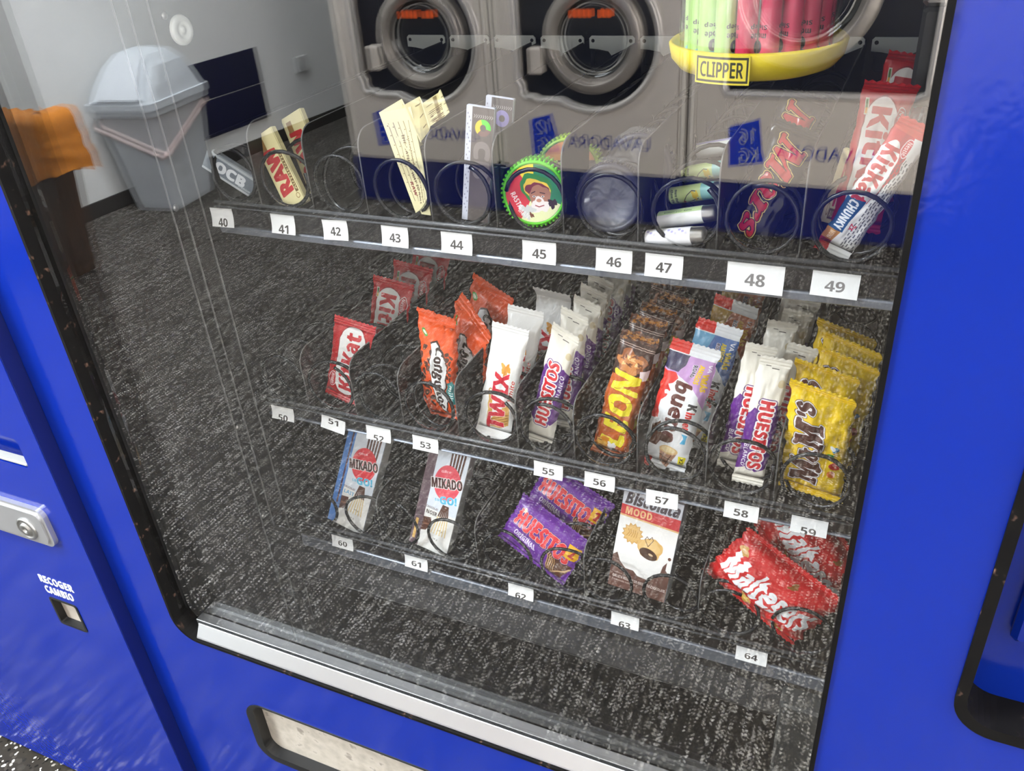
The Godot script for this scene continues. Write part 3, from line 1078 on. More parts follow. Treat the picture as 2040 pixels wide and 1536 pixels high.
func label_atlas() -> StandardMaterial3D:
	var a := Art.new(self, 250, 165, 4.0, Color8(244, 246, 246))
	var i := 0
	for row in CODES:
		for c in row:
			var x := (i % 5) * 50.0
			var y := (i / 5) * 33.0
			var cy := 19.0
			var ink := Color8(70, 66, 64)
			a.rect(x, y, 50.0, 33.0, Color8(244, 246, 246))
			if c[0] in [40, 41]: cy = 25.0
			if c[0] in [48, 49]: ink = Color8(128, 126, 126)
			if c[0] >= 50: cy = 20.0
			if c[0] in [50, 52, 59, 62, 63]: cy = 28.0
			if c[0] == 51: cy = 12.0
			a.txt(str(c[0]), x + 25.0, y + cy, 20.0 if c[0] != 48 else 17.0, 14.0, 0.0, ink)
			i += 1
	var m := pm("label_paper", Color.WHITE, 0.6)
	m.albedo_texture = a.finish()
	return m

# ---------------------------------------------------------------- print: flat colours and lettering drawn into textures

class Art:
	# a canvas in millimetres, y down, drawn at twice its size and halved at the end
	var im: Image
	var k: float
	var w: int
	var h: int
	var o: Node3D
	func _init(owner_: Node3D, wmm: float, hmm: float, ppm: float, bg: Color) -> void:
		o = owner_
		k = ppm * 2.0
		w = int(wmm * ppm) * 2
		h = int(hmm * ppm) * 2
		im = Image.create(w, h, false, Image.FORMAT_RGB8)
		im.fill(bg)
	func finish() -> ImageTexture:
		im.shrink_x2()
		return ImageTexture.create_from_image(im)
	func rect(x: float, y: float, a: float, b: float, c: Color) -> void:
		im.fill_rect(Rect2i(int(x * k), int(y * k), int(ceilf(a * k)), int(ceilf(b * k))), c)
	func raw(p: PackedVector2Array, c: Color) -> void:
		# polygon in pixels, even-odd
		var lo := 1e9
		var hi := -1e9
		for q in p:
			lo = minf(lo, q.y)
			hi = maxf(hi, q.y)
		var n := p.size()
		for y in range(maxi(0, int(ceilf(lo - 0.5))), mini(h - 1, int(floorf(hi - 0.5))) + 1):
			var yc := y + 0.5
			var xs := PackedFloat32Array()
			for i in n:
				var a := p[i]
				var b := p[(i + 1) % n]
				if (a.y <= yc) != (b.y <= yc): xs.append(a.x + (yc - a.y) / (b.y - a.y) * (b.x - a.x))
			xs.sort()
			for i in range(0, xs.size() - 1, 2):
				var x0 := maxi(0, int(roundf(xs[i])))
				var x1 := mini(w, int(roundf(xs[i + 1])))
				if x1 > x0: im.fill_rect(Rect2i(x0, y, x1 - x0, 1), c)
	func poly(p: Array, c: Color) -> void:
		var q := PackedVector2Array()
		for v in p: q.append(v * k)
		raw(q, c)
	func ell(cx: float, cy: float, rx: float, ry: float, c: Color, rot := 0.0) -> void:
		var q := PackedVector2Array()
		for i in 40: q.append((Vector2(cx, cy) + Vector2(cos(TAU * i / 40) * rx, sin(TAU * i / 40) * ry).rotated(deg_to_rad(rot))) * k)
		raw(q, c)
	func blob(cx: float, cy: float, r: float, c: Color, sd: int, rough := 0.25, sq := 1.0, rot := 0.0) -> void:
		var q := PackedVector2Array()
		for i in 30:
			var a := TAU * i / 30
			var rr := r * (1.0 + rough * sin(a * 3.0 + sd) * 0.5 + rough * sin(a * 5.0 + sd * 2.3) * 0.4 + rough * sin(a * 9.0 + sd * 1.7) * 0.25)
			q.append((Vector2(cx, cy) + Vector2(cos(a) * rr, sin(a) * rr * sq).rotated(deg_to_rad(rot))) * k)
		raw(q, c)
	func line(p: Array, wd: float, c: Color) -> void:
		for i in p.size() - 1:
			var a: Vector2 = p[i]
			var b: Vector2 = p[i + 1]
			var n := (b - a).normalized().orthogonal() * wd * 0.5
			poly([a + n, b + n, b - n, a - n], c)
			ell(b.x, b.y, wd * 0.5, wd * 0.5, c)
	func star(cx: float, cy: float, r0: float, r1: float, n: int, c: Color) -> void:
		var q := []
		for i in n * 2: q.append(Vector2(cx, cy) + Vector2.from_angle(TAU * i / (n * 2)) * (r0 if i % 2 == 0 else r1))
		poly(q, c)
	func specks(x: float, y: float, a: float, b: float, n: int, r: float, cs: Array, sd: int) -> void:
		var g := RandomNumberGenerator.new()
		g.seed = sd
		for i in n: blob(x + a * g.randf(), y + b * g.randf(), r * g.randf_range(0.5, 1.2), cs[g.randi() % cs.size()], i, 0.5, g.randf_range(0.5, 1.0), g.randf() * 180.0)
	func txt(s: String, cx: float, cy: float, tw: float, th: float, rot: float, c: Color, opt := {}) -> void:
		# text filling a box tw x th round (cx, cy), turned by rot degrees clockwise; opt: font, shear, ol (outline, mm), oc, arc (sagitta, mm)
		var tm := TextMesh.new()
		tm.font = opt.get("font", o.sans_bold)
		tm.font_size = 48
		tm.pixel_size = 1.0
		tm.depth = 0.0
		tm.curve_step = 4.0
		tm.text = s
		var arr := tm.get_mesh_arrays()
		var vs: PackedVector3Array = arr[Mesh.ARRAY_VERTEX]
		var ix: PackedInt32Array = arr[Mesh.ARRAY_INDEX]
		if vs.is_empty(): return
		var lo := Vector3(1e9, 1e9, 0)
		var hi := -lo
		for v in vs:
			lo = lo.min(v)
			hi = hi.max(v)
		var sh: float = opt.get("shear", 0.0)
		var arc: float = opt.get("arc", 0.0)
		var grow: float = opt.get("grow", 0.0)
		var r := deg_to_rad(rot)
		var pts := PackedVector2Array()
		for v in vs:
			var u := (v.x - lo.x) / (hi.x - lo.x) - 0.5
			var t := 0.5 - (v.y - lo.y) / (hi.y - lo.y)
			var p := Vector2(u * tw - t * th * sh, t * th * (1.0 + grow * u))
			p.y += arc * (4.0 * u * u - 1.0)
			pts.append((Vector2(cx, cy) + p.rotated(r)) * k)
		var offs := []
		var ol: float = opt.get("ol", 0.0)
		for lay in opt.get("layers", [[ol, opt.get("oc", Color.WHITE)]] if ol > 0.0 else []):
			for i in 12: offs.append([Vector2.from_angle(TAU * i / 12) * lay[0] * k, lay[1]])
			offs.append([Vector2.from_angle(1.0) * lay[0] * 0.5 * k, lay[1]])
		offs.append([Vector2.ZERO, c])
		var bold: float = opt.get("bold", 0.0)
		if bold > 0.0:
			for i in 8: offs.append([Vector2.from_angle(TAU * i / 8) * bold * k, c])
		for e in offs:
			var d: Vector2 = e[0]
			for i in range(0, ix.size(), 3): raw(PackedVector2Array([pts[ix[i]] + d, pts[ix[i + 1]] + d, pts[ix[i + 2]] + d]), e[1])

func print_mat(called: String, a: Art, rough := 0.3) -> StandardMaterial3D:
	var m := pm(called, Color.WHITE, rough)
	m.albedo_texture = a.finish()
	m.texture_repeat = false
	return m

# ---------------------------------------------------------------- packs

func place(o: Node3D, base: Vector3, roll: float, lean: float, yaw := 0.0, th := 0.0) -> Node3D:
	var b := Basis(Vector3.RIGHT, deg_to_rad(-lean)) * Basis(Vector3.BACK, deg_to_rad(roll)) * Basis(Vector3.UP, deg_to_rad(yaw))
	o.transform = Transform3D(b, base - b.z * th * 0.5)
	return o

# a sealed film pack: bulging wrapper between two crimped end seals; origin at the middle of its lower edge, print on +z
func pack(called: String, label: String, category: String, group: String, w: float, h: float, th: float, m: Material, opt := {}) -> Node3D:
	var t := thing(called, label, category, Vector3.ZERO, group)
	var cr: float = opt.get("crimp", 0.075)
	var pinch: float = opt.get("pinch", 0.08)
	var amp: float = opt.get("amp", 0.0012)
	var taper: float = opt.get("taper", 0.0)
	var twist: float = opt.get("twist", 0.0)
	var bend: float = opt.get("bend", 0.0)
	var tilt0: float = opt.get("tilt0", 0.0)      # how far the lower and upper seal lean forward
	var tilt1: float = opt.get("tilt1", 0.0)
	var skew: float = opt.get("skew", 0.0)        # slant of the upper edge
	var skew0: float = opt.get("skew0", 0.0)      # and of the lower one
	var fl := FastNoiseLite.new()
	fl.seed = opt.get("seed", 1)
	fl.frequency = 1.0
	var nx := 14
	var ny := 22
	var f := func(u: float, v: float, side: float) -> Vector3:
		var s := clampf((v - cr) / (1.0 - 2.0 * cr), 0.0, 1.0)
		var belly := pow(sin(PI * s), 0.5)
		var wd := w * (1.0 - pinch * pow(belly, 0.7)) * (1.0 + taper * (v - 0.5))
		var x := (u - 0.5) * wd
		var edge := absf(2.0 * u - 1.0)
		var z := th * 0.5 * belly * pow(maxf(0.0, 1.0 - pow(edge, 3.0)), 0.5) * side
		var near_seal := exp(-minf(s, 1.0 - s) * 7.0)
		z += amp * (fl.get_noise_2d(u * 9.0 + side * 3.0, v * 4.0) * 2.0 + 3.0 * near_seal * fl.get_noise_2d(u * 22.0, v * 3.0 + side)) * belly
		x += amp * 1.5 * fl.get_noise_2d(v * 9.0, u * 2.0 + 7.0)
		var y := v * h + skew * w * (u - 0.5) * v + skew0 * w * (u - 0.5) * (1.0 - v)
		if v > 1.0 - cr: z += tilt1 * (v - 1.0 + cr) * h
		if v < cr: z += tilt0 * (cr - v) * h
		z -= bend * (v - 0.5) * (v - 0.5) * 4.0
		var q := Vector2(x, z).rotated(twist * (v - 0.5))
		return Vector3(q.x, y, q.y)
	var b := Mb.new().smooth(true)
	for side in [1.0, -1.0]:
		for j in ny:
			for i in nx:
				var v0 := lerpf(cr, 1.0 - cr, j / float(ny))
				var v1 := lerpf(cr, 1.0 - cr, (j + 1) / float(ny))
				var u0 := i / float(nx)
				var u1 := (i + 1) / float(nx)
				var A: Vector3 = f.call(u0, v0, side); var B: Vector3 = f.call(u1, v0, side)
				var C: Vector3 = f.call(u1, v1, side); var D: Vector3 = f.call(u0, v1, side)
				var a := Vector2(u0, 1.0 - v0); var e := Vector2(u1, 1.0 - v0); var c := Vector2(u1, 1.0 - v1); var d := Vector2(u0, 1.0 - v1)
				if side > 0.0: b.quad(A, B, C, D, a, e, c, d)
				else: b.quad(B, A, D, C, e, a, d, c)
	part("wrapper", b, m, t)
	for top in [false, true]:
		b = Mb.new()
		var rows := 5
		var teeth := int(w / 0.0026)
		for j in rows:
			for i in teeth:
				var q := []
				var uvs := []
				for e in [[i, j], [i + 1, j], [i + 1, j + 1], [i, j + 1]]:
					var u: float = e[0] / float(teeth)
					var vv: float = e[1] / float(rows)
					var v: float = 1.0 - cr + cr * vv if top else cr - cr * vv
					var p: Vector3 = f.call(u, v, 1.0)
					p.z = p.z + (0.0004 if int(e[1]) % 2 == 0 else -0.0004) + 0.0003
					if e[1] == rows: p.y += (0.0013 if top else -0.0013) * (1.0 if int(e[0]) % 2 == 0 else 0.0)
					q.append(p)
					uvs.append(Vector2(u, 1.0 - v))
				var o := Vector3(0, 0, 0.0006)
				if top:
					b.quad(q[0], q[1], q[2], q[3], uvs[0], uvs[1], uvs[2], uvs[3])
					b.quad(q[1] - o, q[0] - o, q[3] - o, q[2] - o, uvs[1], uvs[0], uvs[3], uvs[2])
				else:
					b.quad(q[3], q[2], q[1], q[0], uvs[3], uvs[2], uvs[1], uvs[0])
					b.quad(q[2] - o, q[3] - o, q[0] - o, q[1] - o, uvs[2], uvs[3], uvs[0], uvs[1])
		part("end_seal", b, m, t)
	return t

# a folded carton: printed front, plain sides, tuck flap on top
func carton(called: String, label: String, category: String, group: String, w: float, h: float, th: float, m: Material, side: Material) -> Node3D:
	var t := thing(called, label, category, Vector3.ZERO, group)
	var b := Mb.new()
	b.box(Vector3(0, h * 0.5, -0.0004), Vector3(w, h, th - 0.0008), 0.0006)
	part("carton_body", b, side, t)
	b = Mb.new()
	var z := th * 0.5
	b.quad(Vector3(-w / 2 + 0.0005, 0.0005, z), Vector3(w / 2 - 0.0005, 0.0005, z), Vector3(w / 2 - 0.0005, h - 0.0005, z), Vector3(-w / 2 + 0.0005, h - 0.0005, z), Vector2(0, 1), Vector2(1, 1), Vector2(1, 0), Vector2(0, 0))
	for e in [[Vector3(-w / 2 + 0.0005, 0.0005, z), Vector3(-w / 2 + 0.0005, h - 0.0005, z)], [Vector3(w / 2 - 0.0005, h - 0.0005, z), Vector3(w / 2 - 0.0005, 0.0005, z)], [Vector3(-w / 2 + 0.0005, h - 0.0005, z), Vector3(w / 2 - 0.0005, h - 0.0005, z)], [Vector3(w / 2 - 0.0005, 0.0005, z), Vector3(-w / 2 + 0.0005, 0.0005, z)]]:
		var o := Vector3(0, 0, -0.0008)
		b.quad(e[0], e[1], e[1] + o, e[0] + o, Vector2(0.01, 0.01), Vector2(0.01, 0.01), Vector2(0.01, 0.01), Vector2(0.01, 0.01))
	part("printed_front", b, m, t)
	b = Mb.new()
	b.box(Vector3(0, h + 0.0002, 0.001), Vector3(w - 0.003, 0.0008, th - 0.004), 0.0003)
	part("tuck_flap", b, side, t)
	return t

# ---------------------------------------------------------------- prints

func art_kit() -> Material:
	var a := Art.new(self, 55, 112, 4.5, Color8(196, 20, 34))
	for e in [[18.0, Color8(150, 10, 22)], [17.0, Color8(248, 248, 246)]]:
		a.ell(25, 28, e[0], e[0] * 1.05, e[1]); a.ell(25, 86, e[0], e[0] * 1.05, e[1]); a.rect(25 - e[0], 28, e[0] * 2, 58, e[1])
	var red := Color8(200, 24, 40)
	a.txt("KitKat", 25, 57, 78, 22, 90, red, {"bold": 0.5})
	a.poly([Vector2(16, 64), Vector2(21, 62), Vector2(20, 70), Vector2(15, 71)], red)
	a.ell(46, 27, 6, 11, Color8(248, 240, 240))
	a.ell(46, 27, 5.2, 10, Color8(188, 20, 36))
	a.txt("Nestlé", 46, 27, 16, 5, 90, Color8(250, 240, 240), {"shear": 0.2})
	a.rect(6, 12, 4, 12, Color8(236, 236, 220)); a.rect(7, 13, 2, 6, Color8(70, 120, 40)); a.rect(7, 19, 2, 4, Color8(228, 160, 40))
	return print_mat("print_red_wafer", a)

func art_conguitos() -> Material:
	var a := Art.new(self, 62, 130, 4.0, Color8(238, 88, 24))
	a.ell(10, 22, 4.5, 4.5, Color8(70, 150, 40)); a.ell(10, 22, 2.6, 2.6, Color8(225, 240, 210))
	for i in 16: a.ell(9 + 10 * (i % 2) + 3 * sin(i * 2.1), 38 + i * 4.4, 4.2, 3.4, Color8(74 + 8 * (i % 3), 34, 18), i * 40.0)
	for i in 8: a.ell(9 + 9 * (i % 2), 40 + i * 8.5, 1.4, 1.0, Color8(190, 130, 90))
	a.poly([Vector2(21, 30), Vector2(33, 26), Vector2(47, 46), Vector2(45, 98), Vector2(38, 116), Vector2(26, 108), Vector2(19, 60)], Color8(56, 26, 18))
	a.poly([Vector2(22, 32), Vector2(32, 28), Vector2(45.5, 47), Vector2(43.5, 97), Vector2(37.5, 113.5), Vector2(27, 106), Vector2(20.5, 60)], Color8(244, 246, 246))
	a.txt("Conguitos", 33, 71, 74, 19, 92, Color8(48, 26, 20), {"bold": 0.4})
	a.poly([Vector2(46, 74), Vector2(56, 70), Vector2(58, 100), Vector2(48, 102)], Color8(28, 138, 140))
	a.txt("milk", 52, 86, 20, 6, 94, Color8(235, 245, 240))
	for i in 10: a.ell(47 + 5 * (i % 2), 40 + i * 3.2, 3.0, 2.2, Color8(96, 48, 28), i * 30.0)
	return print_mat("print_orange_bag", a)

func art_twix() -> Material:
	var a := Art.new(self, 44, 136, 4.2, Color8(246, 246, 243))
	var gold := Color8(214, 164, 84)
	a.blob(26, 50, 6, Color8(232, 160, 60), 3, 0.5, 1.3); a.blob(30, 58, 3, Color8(240, 190, 110), 5, 0.5)
	a.poly([Vector2(10, 84), Vector2(15, 80), Vector2(17, 112), Vector2(11, 116)], gold)
	a.poly([Vector2(30, 96), Vector2(38, 90), Vector2(40, 118), Vector2(28, 124), Vector2(14, 124), Vector2(14, 118)], gold)
	for i in 4: a.line([Vector2(15, 116 + i * 2.5), Vector2(38, 104 + i * 4.0)], 1.0, Color8(150, 100, 40))
	a.ell(11, 78, 2.4, 2.4, Color8(170, 120, 50)); a.ell(11, 78, 1.3, 1.3, Color8(240, 225, 200))
	a.txt("TWIX", 23, 90, 72, 20, -90, Color8(206, 28, 52), {"bold": 0.6, "ol": 1.1, "oc": Color8(250, 246, 240), "grow": -0.15})
	a.txt("White", 37, 74, 26, 5, -90, Color8(206, 60, 50), {"shear": 0.2})
	return print_mat("print_white_bar", a)

func art_hues(flip: bool) -> Material:
	var a := Art.new(self, 30, 140, 5.0, Color8(243, 239, 226))
	a.poly([Vector2(0, 52), Vector2(3, 44), Vector2(9, 41), Vector2(16, 44), Vector2(24, 40), Vector2(30, 46), Vector2(30, 104), Vector2(24, 112), Vector2(15, 108), Vector2(8, 114), Vector2(0, 108)] if not flip else [Vector2(0, 62), Vector2(6, 52), Vector2(14, 56), Vector2(22, 44), Vector2(30, 48), Vector2(30, 118), Vector2(20, 124), Vector2(10, 118), Vector2(0, 124)], Color8(104, 42, 140))
	var o := {"layers": [[2.8, Color8(84, 30, 120)], [1.9, Color8(250, 246, 246)]], "bold": 0.45}
	if flip:
		a.txt("HUESITOS", 17, 82, 76, 12.5, 90, Color8(208, 30, 44), o)
		a.txt("BLANCO", 6, 106, 26, 4.2, 90, Color8(240, 236, 246))
	else:
		a.txt("HUESITOS", 13, 76, 76, 12.5, -90, Color8(208, 30, 44), o)
		a.txt("BLANCO", 24.5, 62, 28, 4.2, -90, Color8(240, 236, 246))
	a.rect(8, 8, 5, 0.8, Color8(90, 84, 80)); a.rect(14, 10, 7, 0.8, Color8(90, 84, 80))
	a.ell(25, 24, 3.2, 4.2, Color8(222, 208, 170))
	return print_mat("print_cream_bar_b" if flip else "print_cream_bar_a", a)

func art_leon() -> Material:
	var a := Art.new(self, 38, 140, 4.6, Color8(176, 84, 30))
	a.rect(0, 0, 38, 46, Color8(60, 32, 22))
	a.rect(0, 0, 38, 9, Color8(96, 56, 36))
	for i in 14: a.blob(3 + i * 2.6, 5 + 3.0 * sin(i * 2.3), 2.6, Color8(170, 112, 44) if i % 3 else Color8(60, 30, 18), i, 0.6, 0.7)
	for i in 2: a.line([Vector2(0, 11 + i * 2.0), Vector2(38, 13 + i * 2.0)], 0.6, Color8(206, 180, 168))
	a.blob(18, 30, 15, Color8(150, 84, 40), 2, 0.3, 0.9); a.blob(17, 31, 12, Color8(196, 126, 66), 4, 0.35, 0.8)
	for i in 9: a.blob(9 + i * 2.2, 27 + 5.0 * sin(i * 1.9), 2.4, Color8(236, 186, 122) if i % 2 else Color8(110, 56, 26), i, 0.6, 0.7)
	a.poly([Vector2(0, 46), Vector2(38, 40), Vector2(38, 140), Vector2(0, 140)], Color8(190, 92, 30))
	a.poly([Vector2(30, 36), Vector2(38, 33), Vector2(38, 46), Vector2(31, 44)], Color8(240, 226, 226))
	a.txt("LEON", 19, 82, 80, 25, -90, Color8(240, 222, 40), {"shear": 0.15, "ol": 1.1, "oc": Color8(104, 40, 18), "bold": 0.9, "grow": 0.25})
	for i in 4: a.line([Vector2(8, 60 + i * 17), Vector2(30, 54 + i * 17)], 0.5, Color8(150, 90, 24))
	# orange mane of a roaring head at the foot
	a.blob(10, 127, 9, Color8(226, 146, 34), 6, 0.4, 1.0); a.blob(9, 126, 5, Color8(240, 182, 76), 2, 0.4)
	a.blob(20, 126, 5, Color8(246, 244, 240), 3, 0.4); a.blob(24, 130, 3, Color8(60, 24, 18), 1, 0.4, 0.7)
	a.line([Vector2(6, 122), Vector2(9, 123)], 0.7, Color8(70, 36, 14)); a.line([Vector2(7, 128), Vector2(11, 131)], 0.8, Color8(150, 80, 18))
	return print_mat("print_brown_yellow_bar", a)

func art_bueno(top_c: Color, blend_c: Color, ink: Color, called: String) -> Material:
	var a := Art.new(self, 48, 140, 4.4, Color8(240, 243, 246))
	a.rect(0, 0, 48, 10, Color8(240, 243, 246))
	a.rect(0, 0, 20, 11, Color8(222, 54, 44))
	a.poly([Vector2(0, 12), Vector2(48, 12), Vector2(48, 64), Vector2(40, 50), Vector2(28, 38), Vector2(12, 32), Vector2(0, 32)], top_c)
	a.poly([Vector2(0, 12), Vector2(22, 12), Vector2(20, 22), Vector2(14, 30), Vector2(0, 30)], blend_c)
	a.txt("VA", 43, 19, 8, 4, 90, Color8(245, 245, 250))
	a.txt("VMÁS", 42, 34, 18, 6, 90, ink, {"bold": 0.3})
	a.txt("AMIGOS", 35, 27, 19, 4.5, 90, ink, {"bold": 0.2})
	a.txt("ROAD", 29, 25, 12, 4, 90, Color8(38, 30, 60), {"ol": 0.5, "oc": Color8(240, 230, 240)})
	a.poly([Vector2(0, 32), Vector2(12, 31), Vector2(16, 36), Vector2(13, 42), Vector2(9, 44), Vector2(12, 50), Vector2(10, 58), Vector2(6, 62), Vector2(5, 72), Vector2(7, 82), Vector2(0, 86)], Color8(216, 48, 40))
	a.ell(9, 53, 2.6, 2.6, Color8(240, 243, 246)); a.ell(9, 56, 1.2, 1.2, Color8(216, 48, 40))
	a.txt("bueno", 24, 72, 66, 16, 90, Color8(92, 36, 30), {"bold": 0.5, "shear": 0.12})
	a.txt("K", 38, 62, 7, 8, 90, Color8(26, 24, 28), {"bold": 0.3}); a.txt("inder", 38, 77, 20, 8, 90, Color8(222, 40, 36), {"bold": 0.3})
	a.poly([Vector2(34, 92), Vector2(41, 92), Vector2(41, 103), Vector2(36, 103), Vector2(38, 97)], Color8(80, 178, 222))
	a.poly([Vector2(4, 92), Vector2(11, 84), Vector2(14, 96), Vector2(20, 98), Vector2(14, 112), Vector2(5, 112)], Color8(96, 56, 36))
	a.poly([Vector2(14, 100), Vector2(22, 97), Vector2(28, 100), Vector2(24, 106), Vector2(16, 106)], Color8(80, 44, 28))
	a.poly([Vector2(17, 113), Vector2(20, 130), Vector2(29, 136), Vector2(36, 116)], Color8(188, 142, 116))
	a.ell(27, 114, 10, 5, Color8(232, 196, 138)); a.ell(27, 113.5, 8, 3.5, Color8(244, 222, 172))
	a.line([Vector2(18, 121), Vector2(33, 126)], 0.7, Color8(90, 50, 34)); a.line([Vector2(23, 118), Vector2(22, 132)], 0.7, Color8(90, 50, 34)); a.line([Vector2(31, 119), Vector2(27, 134)], 0.7, Color8(90, 50, 34))
	a.rect(38, 118, 7, 10, Color8(236, 222, 30)); a.txt("x2", 41.5, 123, 7, 4, 90, Color8(40, 40, 30))
	a.rect(0, 128, 12, 12, Color8(216, 48, 40))
	return print_mat(called, a)

func art_mms() -> Material:
	var a := Art.new(self, 64, 122, 4.2, Color8(250, 210, 10))
	var o := {"layers": [[2.6, Color8(92, 58, 40)], [2.1, Color8(240, 240, 244)]], "bold": 1.0, "font": serif}
	var br := Color8(84, 44, 36)
	a.txt("M", 21, 93, 27, 27, -90, br, o)
	a.txt("M", 21, 50, 27, 27, -90, br, o)
	a.txt("&", 22, 71.5, 12, 17, -90, br, o)
	a.txt("'S", 16, 25, 15, 15, -90, br, o)
	a.ell(46, 66, 4, 3.4, Color8(40, 150, 40)); a.ell(51, 77, 5.4, 5.0, Color8(208, 40, 34)); a.ell(48, 88, 4.8, 4.2, Color8(232, 120, 30))
	a.ell(47, 57, 4.5, 3.4, Color8(70, 150, 200)); a.ell(44, 56, 2.4, 2.8, Color8(240, 244, 246))
	a.rect(34, 112, 18, 0.8, Color8(180, 140, 20))
	return print_mat("print_yellow_bag", a)

func art_mikado(dark: bool) -> Material:
	var a := Art.new(self, 58, 150, 4.2, Color8(226, 234, 244))
	a.rect(0, 0, 13, 150, Color8(76, 132, 206) if not dark else Color8(104, 84, 92))
	if not dark: a.line([Vector2(9, 0), Vector2(8, 118)], 2.4, Color8(84, 48, 60))
	else: a.poly([Vector2(3, 112), Vector2(7, 112), Vector2(7, 142), Vector2(3, 142)], Color8(222, 178, 96))
	a.rect(13, 92, 45, 58, Color8(244, 244, 240))
	for i in 5: a.line([Vector2(33 + i * 4.6, 0), Vector2(34 + i * 4.0, 44)], 2.6, Color8(86, 52, 40))
	a.ell(35, 49, 19, 25, Color8(226, 50, 62) if not dark else Color8(228, 84, 98))
	a.txt("Glico", 30, 34, 14, 3.5, -14, Color8(246, 200, 206), {"shear": 0.2})
	a.txt("MIKADO", 34.5, 50, 44, 13, -14, Color8(72, 32, 28), {"layers": [[1.2, Color8(240, 238, 236)]], "bold": 0.35})
	a.txt("GO!", 42, 72, 24, 10, -14, Color8(90, 190, 226), {"bold": 0.4, "ol": 0.6, "oc": Color8(246, 250, 252)})
	a.txt("to", 26, 76, 6, 4, -14, Color8(90, 190, 226))
	a.txt("CHOCOLAT", 22, 90, 18, 3, 0, Color8(130, 110, 104))
	a.txt("NOIR" if dark else "LAIT", 23, 97, 16, 5.5, 0, Color8(60, 40, 36) if dark else Color8(110, 180, 222))
	for i in 6: a.line([Vector2(37 + i * 1.4, 80), Vector2(33 + i * 2.8, 98)], 2.0, Color8(92, 56, 42))
	for i in 6: a.line([Vector2(33 + i * 2.8, 98), Vector2(28 + i * 4.2, 124)], 1.6, Color8(232, 206, 150))
	a.poly([Vector2(13, 106), Vector2(24, 104), Vector2(26, 112), Vector2(20, 124), Vector2(13, 126)], Color8(96, 58, 44))
	a.poly([Vector2(14, 114), Vector2(24, 113), Vector2(24, 115), Vector2(14, 117)], Color8(140, 96, 76))
	a.txt("18 g", 36, 132, 8, 3, 0, Color8(150, 146, 140)); a.txt("39 g", 40, 118, 8, 3, 0, Color8(160, 150, 130))
	return print_mat("print_stick_box_dark" if dark else "print_stick_box_blue", a)

func art_purple() -> Material:
	var a := Art.new(self, 100, 66, 4.4, Color8(110, 48, 156))
	a.specks(0, 4, 100, 58, 46, 0.7, [Color8(150, 96, 190), Color8(190, 150, 216)], 5)
	a.poly([Vector2(66, 36), Vector2(98, 40), Vector2(92, 60), Vector2(70, 60)], Color8(92, 54, 34))
	for i in 5: a.line([Vector2(66 + i * 2.4, 38), Vector2(70 + i * 2.6, 58)], 1.0, Color8(206, 164, 110))
	a.line([Vector2(76, 60), Vector2(98, 44)], 2.0, Color8(220, 186, 140))
	a.txt("HUESITOS", 50, 27, 82, 20, 4, Color8(214, 40, 48), {"layers": [[1.9, Color8(66, 22, 96)], [1.2, Color8(240, 220, 224)]], "bold": 0.8})
	a.txt("ORIGINAL", 32, 44, 34, 7, 4, Color8(226, 214, 240), {"bold": 0.2})
	a.rect(82, 14, 16, 18, Color8(246, 186, 20)); a.txt("2", 90, 23, 7, 11, 0, Color8(190, 40, 20), {"bold": 0.5})
	a.ell(14, 14, 2.0, 3.0, Color8(220, 190, 140))
	return print_mat("print_purple_pack", a)

func art_bisc() -> Material:
	var a := Art.new(self, 72, 124, 5.0, Color8(250, 249, 246))
	a.rect(0, 0, 72, 19, Color8(206, 210, 220))
	a.txt("Biscolata", 37, 9.5, 64, 15, 0, Color8(70, 62, 70), {"shear": 0.18, "bold": 0.45})
	a.poly([Vector2(0, 19), Vector2(72, 19), Vector2(72, 33), Vector2(0, 31)], Color8(206, 56, 62))
	a.poly([Vector2(0, 31), Vector2(72, 33), Vector2(72, 35), Vector2(0, 33)], Color8(236, 190, 130))
	a.txt("MOOD", 22, 25.5, 32, 8.5, 0, Color8(244, 196, 140), {"bold": 0.2})
	a.star(19, 52, 13.5, 10.5, 13, Color8(206, 160, 86)); a.star(19, 52, 11.5, 9.2, 13, Color8(226, 184, 112))
	for i in 5: a.line([Vector2(13 + i * 3, 47), Vector2(15 + i * 2.4, 51), Vector2(12 + i * 3, 56)], 0.8, Color8(190, 142, 70))
	a.blob(43, 64, 15.5, Color8(222, 178, 104), 4, 0.12, 0.85); a.blob(42, 62, 13, Color8(232, 194, 126), 6, 0.12, 0.7)
	a.ell(42, 71, 11.5, 6.5, Color8(74, 44, 24), 14); a.ell(45, 71, 3.0, 1.4, Color8(220, 196, 160), 14)
	a.line([Vector2(40, 62), Vector2(35, 54), Vector2(37, 50), Vector2(40, 53), Vector2(43, 49), Vector2(45, 53), Vector2(40, 62)], 0.7, Color8(90, 60, 40))
	a.poly([Vector2(0, 84), Vector2(5, 80), Vector2(10, 90), Vector2(18, 97), Vector2(28, 97), Vector2(34, 102), Vector2(46, 103), Vector2(56, 96), Vector2(60, 92), Vector2(62, 80), Vector2(66, 74), Vector2(66, 84), Vector2(72, 90), Vector2(72, 124), Vector2(0, 124)], Color8(104, 70, 60))
	a.ell(68, 69, 2, 2, Color8(104, 60, 46))
	a.txt("Galleta rellena", 16, 105, 24, 2.4, 0, Color8(190, 170, 160), {"font": sans})
	a.txt("GALLETA RELLENA DE CREMA DE CHOCOLATE", 37, 110, 66, 3.4, 0, Color8(236, 226, 220))
	a.txt("Contenido neto: 40 g", 20, 115, 32, 3, 0, Color8(226, 214, 206), {"font": sans})
	return print_mat("print_biscuit_box", a, 0.4)

